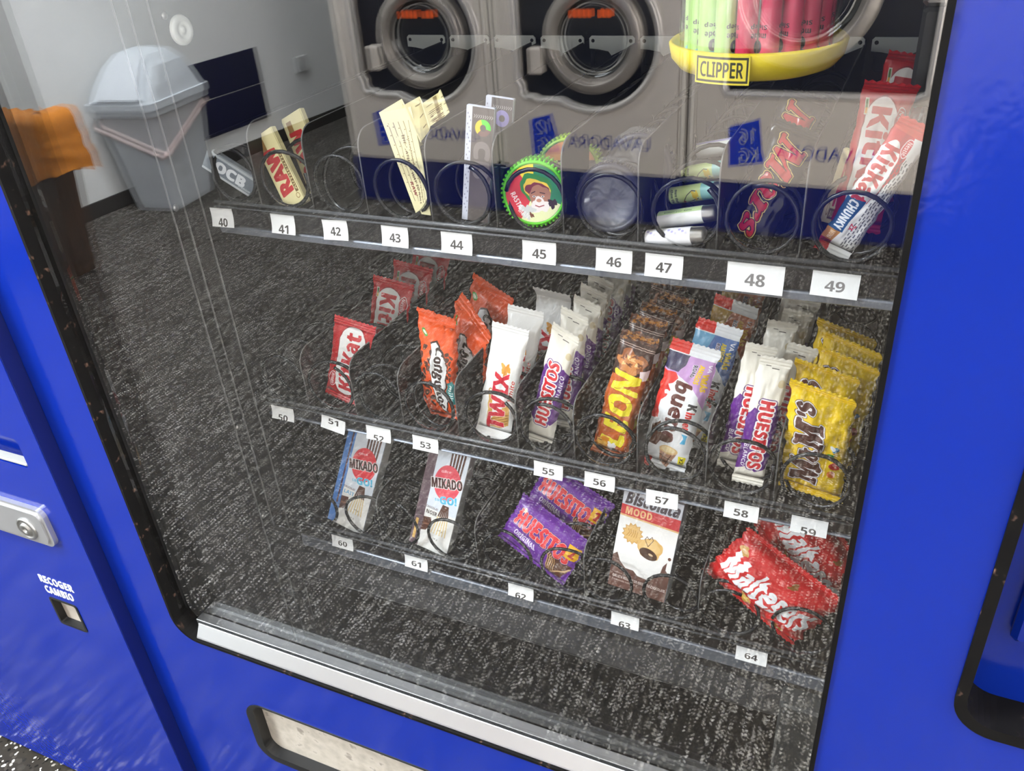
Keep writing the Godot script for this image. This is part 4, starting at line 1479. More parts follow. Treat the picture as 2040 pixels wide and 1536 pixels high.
func art_malt() -> Material:
	var a := Art.new(self, 120, 84, 4.2, Color8(206, 34, 36))
	a.txt("Maltesers", 60, 39, 104, 34, 0, Color8(244, 246, 248), {"bold": 0.7, "shear": 0.12, "arc": -3.0})
	a.blob(48, 66, 6, Color8(222, 170, 60), 3, 0.3); a.blob(47, 65, 3.6, Color8(240, 206, 110), 5, 0.3)
	a.blob(92, 74, 8, Color8(226, 160, 44), 2, 0.3, 0.7)
	a.blob(12, 20, 5, Color8(206, 160, 90), 6, 0.3); a.blob(72, 16, 5, Color8(150, 96, 40), 1, 0.3, 0.8)
	return print_mat("print_red_pouch", a)

func art_mars() -> Material:
	var a := Art.new(self, 38, 120, 4.4, Color8(14, 13, 16))
	var o := {"layers": [[1.9, Color8(236, 200, 110)], [1.1, Color8(60, 8, 10)]], "bold": 0.4, "font": serif, "shear": 0.5, "grow": -0.45}
	a.txt("Mars", 19, 62, 92, 20, 94, Color8(204, 30, 40), o)
	return print_mat("print_black_bar", a, 0.22)

func art_chunky() -> Material:
	var a := Art.new(self, 34, 160, 4.4, Color8(240, 240, 238))
	var red := Color8(198, 24, 42)
	a.rect(0, 0, 34, 14, Color8(214, 60, 50))
	a.poly([Vector2(0, 12), Vector2(20, 14), Vector2(24, 50), Vector2(16, 92), Vector2(0, 92)], red)
	a.ell(8, 62, 11, 40, Color8(244, 244, 242))
	a.txt("KitKat", 9, 62, 66, 14, 90, red, {"bold": 0.4})
	a.ell(19, 26, 4, 10, Color8(244, 230, 232)); a.ell(19, 26, 3.2, 9, red); a.txt("Nestlé", 19, 26, 14, 4, 90, Color8(246, 230, 230))
	a.poly([Vector2(0, 94), Vector2(15, 90), Vector2(13, 132), Vector2(0, 132)], Color8(34, 84, 132))
	a.txt("CHUNKY", 7, 112, 36, 8, 90, Color8(240, 244, 248), {"bold": 0.3})
	a.poly([Vector2(0, 132), Vector2(12, 132), Vector2(11, 146), Vector2(0, 146)], Color8(200, 140, 60)); a.txt("MINI", 6, 139, 10, 5, 90, Color8(246, 226, 190))
	a.rect(0, 146, 11, 14, Color8(170, 22, 40))
	for i in 5:
		var x := 19.0 + 2.6 * i
		var y := 36.0 + 3.0 * (i % 2)
		while y < 146.0:
			a.rect(x, y, 0.8, 3.0 + 2.0 * absf(sin(y * 1.3 + i)), Color8(90, 90, 96))
			y += 6.6
	a.txt("2x", 19, 122, 8, 5, 90, Color8(206, 60, 70))
	return print_mat("print_white_red_bar", a)

func art_grinder(sd: int) -> Material:
	# flag colours round a bearded man in a knitted hat
	var a := Art.new(self, 60, 60, 5.0, Color8(206, 54, 58))
	a.poly([Vector2(30, 30), Vector2(8, 0), Vector2(34, 0)], Color8(240, 212, 40))
	a.poly([Vector2(30, 30), Vector2(30, 0), Vector2(60, 0), Vector2(60, 42)], Color8(26, 128, 84))
	a.poly([Vector2(30, 30), Vector2(60, 42), Vector2(60, 60), Vector2(14, 60)], Color8(226, 230, 178))
	if sd == 0:
		a.blob(32, 24, 17, Color8(40, 130, 50), 3, 0.12, 0.8, 20); a.blob(33, 26, 14.5, Color8(236, 200, 60), 3, 0.12, 0.7, 20); a.blob(34, 28, 12.5, Color8(120, 40, 50), 5, 0.15, 0.7, 20)
		a.blob(36, 33, 11, Color8(170, 118, 92), 2, 0.12, 1.05); a.blob(36, 42, 9.5, Color8(234, 226, 222), 7, 0.3, 0.8)
		a.line([Vector2(27, 30), Vector2(31, 28)], 1.0, Color8(60, 30, 24)); a.line([Vector2(36, 29), Vector2(41, 30)], 1.0, Color8(60, 30, 24))
		a.ell(30, 33, 1.6, 1.0, Color8(240, 236, 228)); a.ell(39, 33, 1.6, 1.0, Color8(240, 236, 228)); a.ell(30, 33, 0.7, 0.7, Color8(30, 20, 18)); a.ell(39, 33, 0.7, 0.7, Color8(30, 20, 18))
		a.ell(35, 37, 2.6, 1.8, Color8(196, 140, 112)); a.line([Vector2(31, 42), Vector2(35, 43.5), Vector2(40, 42)], 1.0, Color8(150, 60, 56))
		a.blob(22, 48, 7, Color8(206, 208, 204), 9, 0.6); a.blob(27, 52, 3, Color8(110, 60, 44), 4, 0.4, 0.6, 50); a.blob(49, 40, 4.5, Color8(46, 24, 24), 3, 0.4)
		a.txt("RASTA", 12, 37, 18, 5.5, 62, Color8(238, 232, 230)); a.txt("MAN", 19, 50, 12, 5, 40, Color8(230, 226, 224))
	else:
		a.rect(0, 0, 60, 22, Color8(196, 130, 60)); a.rect(0, 20, 60, 10, Color8(60, 40, 34)); a.txt("AFRICA", 30, 25, 40, 6, 0, Color8(236, 226, 210))
	return print_mat("print_grinder_%d" % sd, a)

# ---------------------------------------------------------------- goods

func shifted(o: Node3D, d: Vector3, turn_deg := 0.0, lean := 0.0) -> Transform3D:
	var x := o.transform
	x.basis = Basis(Vector3.RIGHT, deg_to_rad(-lean)) * Basis(Vector3.BACK, deg_to_rad(turn_deg)) * x.basis
	x.origin += d
	return x

func row(o: Node3D, steps: Array, labels: Array) -> void:
	for i in steps.size():
		var s = steps[i]
		twin(o, shifted(o, Vector3(s[0], s[1], s[2]), s[3] if s.size() > 3 else 0.0), labels[i])

func build_products() -> void:
	middle_goods()
	upper_goods()
	lower_goods()
	lighter_display()

func middle_goods() -> void:
	var nth := ["second", "third", "fourth", "fifth", "sixth", "seventh", "eighth"]
	# 51: red wafer bars; the front one stands on its head
	var kit := art_kit()
	var o := pack("wafer_bar", "red wafer bar standing upside down at the front, above label 51", "chocolate bar", "red wafer bars in lane 51", 0.054, 0.106, 0.012, kit, {"seed": 3, "twist": -0.25})
	place(o, Vector3(0.161, 0.258, -0.207), -12, 14, 4, 0.012)
	o.transform = o.transform * Transform3D(Basis(Vector3.BACK, PI), Vector3(0, 0.106, 0))
	o = pack("wafer_bar", "red wafer bar in lane 51, second from the glass", "chocolate bar", "red wafer bars in lane 51", 0.056, 0.118, 0.012, kit, {"seed": 4})
	place(o, Vector3(0.166, 0.258, -0.295), -9, 14, 8, 0.012)
	row(o, [[0, 0, -0.05], [0, 0, -0.10]], ["red wafer bar in lane 51, third from the glass", "red wafer bar farthest back in lane 51"])
	# 53: orange bags of peanuts
	var cong := art_conguitos()
	o = pack("peanut_bag", "crumpled orange bag of chocolate peanuts, narrow front bag above label 53", "snack bag", "orange peanut bags", 0.046, 0.132, 0.022, cong, {"seed": 9, "amp": 0.003, "twist": -0.5, "taper": -0.25, "pinch": 0.02, "skew": -0.35, "bend": 0.01})
	place(o, Vector3(0.303, 0.252, -0.205), 3, 10, 8, 0.02)
	o = pack("peanut_bag", "orange peanut bag with a pointed top corner, second in its lane", "snack bag", "orange peanut bags", 0.062, 0.118, 0.024, cong, {"seed": 12, "amp": 0.004, "twist": 0.4, "skew": -0.55, "pinch": 0.02, "tilt1": -0.8})
	place(o, Vector3(0.306, 0.252, -0.245), -5, 12, -14, 0.02)
	o = pack("peanut_bag", "orange peanut bag farthest back, its wide top turned to the right", "snack bag", "orange peanut bags", 0.060, 0.130, 0.02, cong, {"seed": 15, "amp": 0.003, "skew": -0.25, "pinch": 0.02})
	place(o, Vector3(0.299, 0.254, -0.295), -9, 14, -6, 0.02)
	# 54: white bars
	var twix := art_twix()
	o = pack("white_chocolate_bar", "white chocolate bar with red letters, front one left of label 55", "chocolate bar", "white bars with red letters", 0.043, 0.132, 0.014, twix, {"seed": 21, "crimp": 0.06, "tilt0": 0.9})
	place(o, Vector3(0.369, 0.254, -0.203), -8, 14, 5, 0.014)
	twin(o, shifted(o, Vector3(0.005, 0.004, -0.036), 1.0), "plain white top of the second white bar, just behind the front one")
	var s := pack("white_chocolate_bar", "silvery white bar with a brown panel and red letters, farthest back of its lane", "chocolate bar", "white bars with red letters", 0.042, 0.128, 0.014, twix, {"seed": 22, "crimp": 0.09, "tilt1": 1.2, "taper": 0.2})
	place(s, Vector3(0.384, 0.256, -0.31), -6, 12, 0, 0.014)
	# 55: a long file of cream bars
	var ha := art_hues(false)
	o = pack("cream_wafer_bar", "cream and purple wafer bar at the front, above label 55", "chocolate bar", "cream bars in lane 55", 0.031, 0.136, 0.017, ha, {"seed": 31, "crimp": 0.06, "pinch": 0.03, "skew": -0.3})
	place(o, Vector3(0.424, 0.254, -0.205), -11, 14, 6, 0.017)
	for i in 7:
		var lean_in := [9.0, 8.0, 9.0, 5.0, 6.0, 7.0, 8.0]
		twin(o, shifted(o, Vector3(0.017 + 0.001 * (i % 2) - (0.012 if i == 3 else 0.0), 0.001, -0.036 - 0.031 * i), lean_in[i]), "cream wafer bar, %s in the long file between white and brown bars" % nth[i])
	# 56: brown bars with yellow letters
	var leon := art_leon()
	o = pack("caramel_bar", "brown bar with big yellow letters at the front, above label 56", "chocolate bar", "brown bars in lane 56", 0.039, 0.142, 0.02, leon, {"seed": 41, "crimp": 0.055, "pinch": 0.03, "amp": 0.002})
	place(o, Vector3(0.506, 0.256, -0.203), -10, 14, 3, 0.02)
	row(o, [[0.004, 0.001, -0.034, 2.0], [0.004, 0.001, -0.064, 1.0], [0.012, 0.001, -0.096, 0.0], [0.004, 0.001, -0.13, 4.0]], ["brown bar with a shiny top, second in lane 56", "brown bar third in lane 56, its baked filling pictured on top", "brown bar fourth in lane 56, leaning right", "brown bar farthest back in lane 56, golden mane on its top"])
	# 57: white hazelnut bars, each with another coloured top
	o = pack("hazelnut_bar", "white hazelnut bar with a lilac top, front one above label 57", "chocolate bar", "hazelnut bars in lane 57", 0.050, 0.142, 0.02, art_bueno(Color8(196, 152, 206), Color8(52, 50, 84), Color8(232, 190, 36), "print_hazelnut_lilac"), {"seed": 51, "crimp": 0.065, "pinch": 0.04, "amp": 0.0016})
	place(o, Vector3(0.565, 0.255, -0.2), -10, 14, 4, 0.02)
	o = pack("hazelnut_bar", "white hazelnut bar with a blue top, second in lane 57", "chocolate bar", "hazelnut bars in lane 57", 0.048, 0.142, 0.018, art_bueno(Color8(70, 110, 176), Color8(110, 178, 218), Color8(226, 200, 40), "print_hazelnut_blue"), {"seed": 52, "crimp": 0.065, "pinch": 0.04})
	place(o, Vector3(0.579, 0.255, -0.25), -9, 14, -3, 0.018)
	o = pack("hazelnut_bar", "white hazelnut bar with an orange top, third in lane 57", "chocolate bar", "hazelnut bars in lane 57", 0.048, 0.142, 0.018, art_bueno(Color8(190, 92, 36), Color8(204, 160, 40), Color8(226, 180, 50), "print_hazelnut_orange"), {"seed": 53, "crimp": 0.065, "pinch": 0.04, "skew": -0.1})
	place(o, Vector3(0.588, 0.256, -0.305), -8, 12, 0, 0.018)
	twin(o, shifted(o, Vector3(0.004, 0.002, -0.055), 2.0), "white hazelnut bar farthest back in lane 57, shadowed under the tray")
	# 58: two front bars side by side and a file behind them
	var hb := art_hues(true)
	o = pack("cream_wafer_bar", "cream and purple wafer bar, front right one of two above label 58", "chocolate bar", "cream bars in lane 58", 0.030, 0.134, 0.017, hb, {"seed": 61, "crimp": 0.06, "pinch": 0.03})
	place(o, Vector3(0.656, 0.262, -0.197), -5, 14, 8, 0.017)
	twin(o, shifted(o, Vector3(-0.019, 0.003, -0.016), -1.0), "cream and purple wafer bar, rear left one of two above label 58")
	row(o, [[0.006, -0.004, -0.042, -6.0], [-0.004, 0.0, -0.075, 1.0], [0.0, 0.0, -0.105, -2.0], [0.002, 0.0, -0.135, -3.0], [-0.003, 0.0, -0.165, 0.0]], ["cream wafer bar, third in the file between hazelnut bars and yellow bags, tilted right", "cream wafer bar, fourth in the file between hazelnut bars and yellow bags", "cream wafer bar, fifth in the file between hazelnut bars and yellow bags", "cream wafer bar, sixth in the file between hazelnut bars and yellow bags", "cream wafer bar farthest back between hazelnut bars and yellow bags"])
	# 59: yellow bags
	o = pack("candy_bag", "yellow candy bag with brown letters at the front, above label 59", "snack bag", "yellow candy bags", 0.060, 0.110, 0.024, art_mms(), {"seed": 71, "crimp": 0.05, "pinch": 0.02, "amp": 0.0026, "skew": -0.34, "skew0": -0.30, "tilt0": 0.5})
	place(o, Vector3(0.718, 0.264, -0.198), 1, 8, 16, 0.02)
	row(o, [[0.001, 0.004, -0.034, 1.0], [0.007, 0.006, -0.058, -5.0], [0.007, 0.010, -0.082, -5.0], [0.003, 0.012, -0.104, -3.0]], ["yellow candy bag second from the glass in lane 59", "yellow candy bag third from the glass, its right half showing in lane 59", "yellow candy bag fourth from the glass in lane 59", "yellow candy bag farthest back in lane 59"])

func lower_goods() -> void:
	var side := pm("carton_grey", Color8(160, 160, 156), 0.5)
	var o := carton("stick_box", "tall box of chocolate sticks with a blue edge, above label 60", "snack box", "boxes of chocolate sticks", 0.056, 0.152, 0.022, art_mikado(false), side)
	place(o, Vector3(0.133, 0.0565, -0.196), -15, 16, 3, 0.022)
	o = carton("stick_box", "tall box of chocolate sticks with a brown edge, above label 61", "snack box", "boxes of chocolate sticks", 0.056, 0.152, 0.022, art_mikado(true), side)
	place(o, Vector3(0.262, 0.0565, -0.196), -12, 16, 3, 0.022)
	o = pack("purple_wafer_pack", "purple twin wafer pack lying askew at the front, above label 62", "snack bag", "purple wafer packs", 0.102, 0.066, 0.02, art_purple(), {"seed": 81, "crimp": 0.05, "pinch": 0.02, "amp": 0.0018})
	place(o, Vector3(0.405, 0.079, -0.197), -24, 26, 0, 0.02)
	twin(o, shifted(o, Vector3(0.018, 0.022, -0.045), 4.0), "purple twin wafer pack behind the front one in lane 62")
	o = carton("biscuit_box", "white and brown biscuit box above label 63", "snack box", "", 0.070, 0.128, 0.028, art_bisc(), pm("carton_blue_grey", Color8(120, 128, 138), 0.5))
	place(o, Vector3(0.541, 0.0715, -0.2), -5, 15, 0, 0.028)
	o = pack("chocolate_pouch", "red pouch of chocolate balls lying aslant at the front, above label 64", "snack bag", "red chocolate pouches", 0.124, 0.080, 0.046, art_malt(), {"seed": 91, "crimp": 0.06, "pinch": 0.0, "amp": 0.004, "skew": 0.05})
	place(o, Vector3(0.667, 0.088, -0.196), -33, 12, 0, 0.03)
	twin(o, shifted(o, Vector3(0.022, 0.026, -0.05), -24.0), "red pouch of chocolate balls behind the front one in lane 64")

func upper_goods() -> void:
	# 40: grey booklet, 41: two cream booklets
	var a := Art.new(self, 62, 26, 4.5, Color8(128, 138, 150))
	a.rect(0, 0, 62, 3, Color8(190, 198, 206)); a.rect(0, 23, 62, 3, Color8(206, 212, 218))
	a.txt("OCB", 32, 13, 36, 13, 0, Color8(236, 242, 248), {"bold": 0.8})
	a.txt("Premium", 52, 20, 14, 4, 0, Color8(220, 228, 236), {"shear": 0.3})
	var o := carton("paper_booklet", "grey booklet of rolling papers leaning in the leftmost spiral, above label 40", "rolling papers", "", 0.062, 0.026, 0.008, print_mat("print_grey_booklet", a), pm("booklet_grey", Color8(150, 158, 166), 0.45))
	place(o, Vector3(0.073, 0.531, -0.2), -36, 0, 10, 0.008)
	o = wrap_sleeve("clear_sleeve", "crinkled clear film sleeve behind the grey booklet above label 40", Vector3(0.1, 0.545, -0.225), 0.05, 0.05)
	a = Art.new(self, 84, 32, 4.5, Color8(226, 216, 164))
	a.txt("RAW", 42, 14, 50, 19, 0, Color8(186, 36, 44), {"bold": 1.0, "shear": -0.1})
	a.rect(14, 25.5, 46, 4.6, Color8(110, 84, 44)); a.txt("AUTHENTIC", 37, 27.8, 42, 3, 0, Color8(220, 206, 150))
	a.rect(66, 5, 12, 8, Color8(150, 116, 66)); a.ell(10, 26, 3, 3, Color8(150, 120, 70)); a.ell(10, 26, 2.2, 2.2, Color8(226, 216, 164))
	var raw := print_mat("print_cream_booklet", a, 0.6)
	var cream := pm("booklet_cream", Color8(222, 212, 160), 0.7)
	o = carton("paper_booklet", "cream booklet with red letters above label 41, front one", "rolling papers", "cream rolling paper booklets", 0.084, 0.031, 0.008, raw, cream)
	place(o, Vector3(0.148, 0.549, -0.202), -62 + 180, 0, 10, 0.008)
	o.transform = o.transform * Transform3D(Basis(), Vector3(0, -0.016, 0))
	o = carton("paper_booklet", "cream booklet with a brown label, behind the red-lettered one above label 41", "rolling papers", "cream rolling paper booklets", 0.084, 0.031, 0.008, raw, cream)
	place(o, Vector3(0.160, 0.556, -0.235), -64 + 180, 0, 14, 0.008)
	o.transform = o.transform * Transform3D(Basis(), Vector3(0.004, -0.016, 0))
	# 43: a long folded cream card with a pleated top
	var t := thing("folded_card", "long cream card with a pleated fanned top, standing above label 43", "rolling papers", Vector3(0.318, 0.513, -0.2))
	a = Art.new(self, 34, 110, 4.0, Color8(232, 224, 176))
	for i in 5: a.rect(5 + i * 5.4, 12, 0.7, 84, Color8(150, 134, 92))
	for i in 40: a.rect(3.4 + (i % 5) * 5.4, 14 + i * 2.0, 1.2, 1.0, Color8(140, 124, 84))
	a.txt("THE NATURAL WAY TO ROLL", 16, 62, 74, 3.2, 90, Color8(96, 72, 40))
	a.txt("unrefined rolling papers", 22, 62, 70, 2.6, 90, Color8(130, 108, 66))
	a.txt("RAW", 10, 82, 16, 4, 90, Color8(130, 50, 36))
	var card := print_mat("print_cream_card", a, 0.7)
	var b := Mb.new()
	var L := [Vector3(-0.033, 0.102, 0), Vector3(-0.020, 0.052, 0), Vector3(-0.007, 0.004, 0)]
	var R := [Vector3(0.002, 0.108, -0.002), Vector3(0.008, 0.054, -0.001), Vector3(0.010, 0.003, 0)]
	for i in 2: slab(b, L[i + 1], R[i + 1], R[i], L[i], 0.0012, [Vector2(0, (i + 1) * 0.5), Vector2(1, (i + 1) * 0.5), Vector2(1, i * 0.5), Vector2(0, i * 0.5)])
	part("card_strip", b, card, t)
	var tops := [Vector3(-0.033, 0.102, 0.0), Vector3(-0.014, 0.112, -0.012), Vector3(-0.004, 0.110, 0.0), Vector3(0.006, 0.115, -0.012), Vector3(0.016, 0.112, 0.0), Vector3(0.027, 0.119, -0.012), Vector3(0.036, 0.125, 0.0)]
	var foot := [Vector3(-0.004, 0.062, 0.0), Vector3(0.004, 0.070, -0.010), Vector3(0.009, 0.076, 0.0), Vector3(0.014, 0.084, -0.010), Vector3(0.021, 0.091, 0.0), Vector3(0.032, 0.098, -0.010), Vector3(0.043, 0.105, 0.0)]
	for i in 6:
		b = Mb.new()
		slab(b, foot[i], foot[i + 1], tops[i + 1], tops[i], 0.0009, [Vector2(0.1 * i, 0.4), Vector2(0.1 * i + 0.1, 0.4), Vector2(0.1 * i + 0.1, 0.1), Vector2(0.1 * i, 0.1)])
		part("card_pleat", b, card, t)
	# 44: slim dark box with a ring of colours, a second behind it
	o = slim_box(false, "slim dark box with a green and yellow ring, in front above label 44")
	place(o, Vector3(0.374, 0.512, -0.205), -7, 4, 6, 0.006)
	o = slim_box(true, "slim dark box with a lilac ring, behind the green-ringed one above label 44")
	place(o, Vector3(0.381, 0.514, -0.232), -7, 4, 6, 0.006)
	# 45: grinders
	grinder("green toothed grinder with a bearded man on its lid, above label 45", Vector3(0.438, 0.545, -0.214), 0, Color8(96, 206, 30))
	grinder("second toothed grinder, red topped, behind the green one above label 45", Vector3(0.454, 0.553, -0.262), 1, Color8(150, 190, 30))
	# 46: black grinder in cling film
	t = thing("film_wrapped_tin", "round black tin wrapped in crinkled clear film, above label 46", "tin", Vector3(0.512, 0.545, -0.213))
	t.rotation_degrees = Vector3(-8, 6, 0)
	b = Mb.new().smooth(true)
	b.xf = Transform3D(Basis(Vector3.RIGHT, PI / 2), Vector3.ZERO)
	b.lathe([Vector2(0, -0.012), Vector2(0.030, -0.012), Vector2(0.0315, -0.010), Vector2(0.0315, 0.007), Vector2(0.030, 0.009), Vector2(0.0265, 0.0092), Vector2(0.026, 0.0078), Vector2(0, 0.0078)], 48)
	part("tin_body", b, pm("tin_slate", Color8(44, 46, 62), 0.4), t)
	b = Mb.new()
	for i in 44:
		var an := TAU * i / 44
		b.xf = Transform3D(Basis(Vector3.BACK, an), Vector3(cos(an), sin(an), 0) * 0.0316)
		b.box(Vector3(0, 0, -0.0015), Vector3(0.0016, 0.0022, 0.016), 0.0004)
	b.xf = Transform3D()
	part("grip_ribs", b, pm("tin_ribs", Color8(40, 42, 56), 0.4), t)
	part("cling_film", film_disc(0.035), M.film, t)
	twin(t, Transform3D(t.basis, t.position + Vector3(0.010, 0.012, -0.055)), "second film-wrapped black tin, mostly hidden behind the front one above label 46")
	# 47: lighters lying across the lane
	var wh := pm("lighter_white", Color8(238, 238, 240), 0.3)
	var prints := [art_lighter(0), art_lighter(1), art_lighter(2), art_lighter(3)]
	lighter_lying("white lighter lying lowest and nearest the glass above label 47", Vector3(0.584, 0.522, -0.195), 12.0, prints[0])
	lighter_lying("white lighter with a pale green top edge, second up above label 47", Vector3(0.589, 0.534, -0.215), 15.0, prints[1])
	lighter_lying("pale green lighter with a yellow drawing, third up above label 47", Vector3(0.592, 0.547, -0.242), 14.0, prints[2])
	lighter_lying("pale green lighter with a yellow drawing, fourth up above label 47", Vector3(0.594, 0.556, -0.276), 14.0, prints[2])
	lighter_lying("white lighter farthest back, topmost of the five above label 47", Vector3(0.597, 0.566, -0.318), 14.0, prints[3])
	# 48: black bars with red script
	var mars := art_mars()
	o = pack("black_chocolate_bar", "black bar with red script at the front, above label 48", "chocolate bar", "black bars in lane 48", 0.040, 0.108, 0.018, mars, {"seed": 101, "crimp": 0.06, "pinch": 0.03, "amp": 0.002})
	place(o, Vector3(0.632, 0.512, -0.207), -17, 22, 0, 0.018)
	row(o, [[0.002, 0.014, -0.05, 3.0]], ["black bar with red script, behind the front one in lane 48"])
	# 49: white and red bars leaning out of the last spiral
	o = pack("slim_wafer_bar", "white and red bar with small print leaning right, at the front above label 49", "chocolate bar", "red and white bars in lane 49", 0.030, 0.118, 0.014, art_chunky(), {"seed": 111, "crimp": 0.06, "pinch": 0.03, "tilt0": 0.5})
	place(o, Vector3(0.706, 0.516, -0.196), -25, 2, 10, 0.014)
	var kit: Material = M.print_red_wafer
	o = pack("wafer_bar", "white and red wafer bar standing upright behind the leaning one above label 49", "chocolate bar", "red and white bars in lane 49", 0.040, 0.118, 0.016, kit, {"seed": 112, "tilt1": 1.6, "crimp": 0.06})
	place(o, Vector3(0.720, 0.528, -0.222), -5, 8, 6, 0.016)
	twin(o, shifted(o, Vector3(0.006, 0.012, -0.05), -3.0), "red wafer bar farthest back and highest above label 49")
	o = carton("paper_booklet", "pale folded booklet tucked behind the leaning bar above label 49", "rolling papers", "", 0.028, 0.062, 0.006, raw, cream)
	place(o, Vector3(0.704, 0.530, -0.228), -10, 8, -10, 0.006)
	o = wrap_sleeve("clear_sleeve", "silvery crumpled wrapper end at the window's right edge above label 49", Vector3(0.748, 0.600, -0.225), 0.026, 0.05)

func slab(b: Mb, p0: Vector3, p1: Vector3, p2: Vector3, p3: Vector3, th: float, uv: Array) -> void:
	# a sheet of some thickness over the quad p0..p3, print in front
	var n := (p1 - p0).cross(p3 - p0).normalized() * th
	b.quad(p0, p1, p2, p3, uv[0], uv[1], uv[2], uv[3])
	b.quad(p1 - n, p0 - n, p3 - n, p2 - n, uv[1], uv[0], uv[3], uv[2])
	b.quad(p0, p0 - n, p1 - n, p1, uv[0], uv[0], uv[1], uv[1])
	b.quad(p1, p1 - n, p2 - n, p2, uv[1], uv[1], uv[2], uv[2])
	b.quad(p2, p2 - n, p3 - n, p3, uv[2], uv[2], uv[3], uv[3])
	b.quad(p3, p3 - n, p0 - n, p0, uv[3], uv[3], uv[0], uv[0])

func slim_box(lilac: bool, label: String) -> Node3D:
	var a := Art.new(self, 28, 112, 4.2, Color8(92, 84, 82) if not lilac else Color8(84, 78, 80))
	a.rect(0, 0, 6, 112, Color8(206, 210, 224))
	for i in 30: a.rect(1.5 + (i % 3) * 1.4, 6 + i * 3.3, 0.8, 1.6, Color8(130, 130, 150))
	for i in 9: a.line([Vector2(8 + i * 2.2, 7), Vector2(9.2 + i * 2.2, 8.5), Vector2(8 + i * 2.2, 10)], 0.5, Color8(190, 186, 184))
	if lilac: a.ell(17.5, 19, 7.5, 8, Color8(140, 132, 190))
	else:
		for i in 3:
			var q := [Vector2(17.5, 19)]
			for j in 13: q.append(Vector2(17.5, 19) + Vector2.from_angle(-PI / 2 - 0.3 + TAU / 3 * (i + j / 12.0)) * 8.0)
			a.poly(q, [Color8(90, 206, 60), Color8(120, 92, 88), Color8(226, 196, 40)][i])
	a.ell(17.5, 19, 3, 3.2, Color8(92, 84, 82))
	a.txt("CB", 17.5, 50, 34, 15, 90, Color8(126, 118, 116), {"bold": 1.2})
	var o := carton("slim_paper_box", label, "rolling papers", "slim ringed boxes", 0.028, 0.110, 0.006, print_mat("print_slim_box_lilac" if lilac else "print_slim_box", a, 0.4), pm("slim_side", Color8(196, 200, 214), 0.5))
	return o

func grinder(label: String, at: Vector3, sd: int, c: Color) -> void:
	var t := thing("herb_grinder", label, "grinder", at, "toothed grinders")
	t.rotation_degrees = Vector3(-8, 12, 0)
	var b := Mb.new().smooth(true)
	b.xf = Transform3D(Basis(Vector3.RIGHT, PI / 2), Vector3.ZERO)
	b.lathe([Vector2(0, -0.013), Vector2(0.029, -0.013), Vector2(0.030, -0.012), Vector2(0.030, -0.001), Vector2(0.0285, 0.0), Vector2(0.0285, 0.001), Vector2(0.030, 0.002), Vector2(0.030, 0.012), Vector2(0.029, 0.013), Vector2(0.0275, 0.013), Vector2(0.027, 0.0122), Vector2(0, 0.0122)], 56)
	var gm := pm("grinder_plastic_%d" % sd, c, 0.3)
	part("grinder_body", b, gm, t)
	b = Mb.new()
	for i in 46:
		var an := TAU * i / 46
		for z in [0.007, -0.0065]:
			b.xf = Transform3D(Basis(Vector3.BACK, an), Vector3(cos(an) * 0.0305, sin(an) * 0.0305, z))
			b.box(Vector3.ZERO, Vector3(0.0032, 0.0026, 0.0105), 0.0009)
	b.xf = Transform3D()
	part("grip_teeth", b, gm, t)
	b = Mb.new()
	var n := 48
	for i in n:
		var p := Vector2.from_angle(TAU * i / n)
		var q := Vector2.from_angle(TAU * (i + 1) / n)
		var r := 0.0268
		b.tri(Vector3(0, 0, 0.0128), Vector3(p.x * r, p.y * r, 0.0128), Vector3(q.x * r, q.y * r, 0.0128), Vector2(0.5, 0.5), Vector2(0.5 + p.x * 0.49, 0.5 - p.y * 0.49), Vector2(0.5 + q.x * 0.49, 0.5 - q.y * 0.49))
		b.quad(Vector3(p.x * r, p.y * r, 0.0121), Vector3(q.x * r, q.y * r, 0.0121), Vector3(q.x * r, q.y * r, 0.0128), Vector3(p.x * r, p.y * r, 0.0128), Vector2(0.02, 0.5), Vector2(0.02, 0.5), Vector2(0.02, 0.5), Vector2(0.02, 0.5))
	part("lid_print", b, art_grinder(sd), t)

func film_disc(r: float) -> Mb:
	# crumpled film stretched over a tin, gathered at the rim
	var b := Mb.new()
	var fl := FastNoiseLite.new()
	fl.seed = 8
	fl.frequency = 60.0
	var rings := []
	for j in 7:
		var k := j / 6.0
		var ring := []
		for i in 30:
			var a := TAU * i / 30
			var rr := r * k * (1.0 + (0.10 * fl.get_noise_2d(cos(a) * 0.05, sin(a) * 0.05) if j == 6 else 0.0))
			var p := Vector3(cos(a) * rr, sin(a) * rr, 0.0)
			p.z = (0.0105 if j < 5 else (0.006 if j == 5 else -0.006)) + 0.0028 * fl.get_noise_2d(p.x, p.y)
			ring.append(p)
		rings.append(ring)
	for j in 6:
		for i in 30:
			var i2 := (i + 1) % 30
			b.quad(rings[j][i], rings[j + 1][i], rings[j + 1][i2], rings[j][i2])
	return b

func wrap_sleeve(called: String, label: String, at: Vector3, w: float, h: float) -> Node3D:
	var t := thing(called, label, "plastic film", at)
	var b := Mb.new()
	var fl := FastNoiseLite.new()
	fl.seed = 18
	fl.frequency = 70.0
	var n := 10
	var P := []
	for j in n + 1:
		var row_ := []
		for i in n + 1:
			var x := w * (i / float(n) - 0.5)
			var y := h * (j / float(n) - 0.5)
			row_.append(Vector3(x + 0.002 * fl.get_noise_2d(y, x), y + 0.003 * fl.get_noise_2d(x + 3.0, y), 0.006 * fl.get_noise_2d(x, y)))
		P.append(row_)
	for j in n:
		for i in n: b.quad(P[j][i], P[j][i + 1], P[j + 1][i + 1], P[j + 1][i])
	part("film", b, M.film, t)
	return t

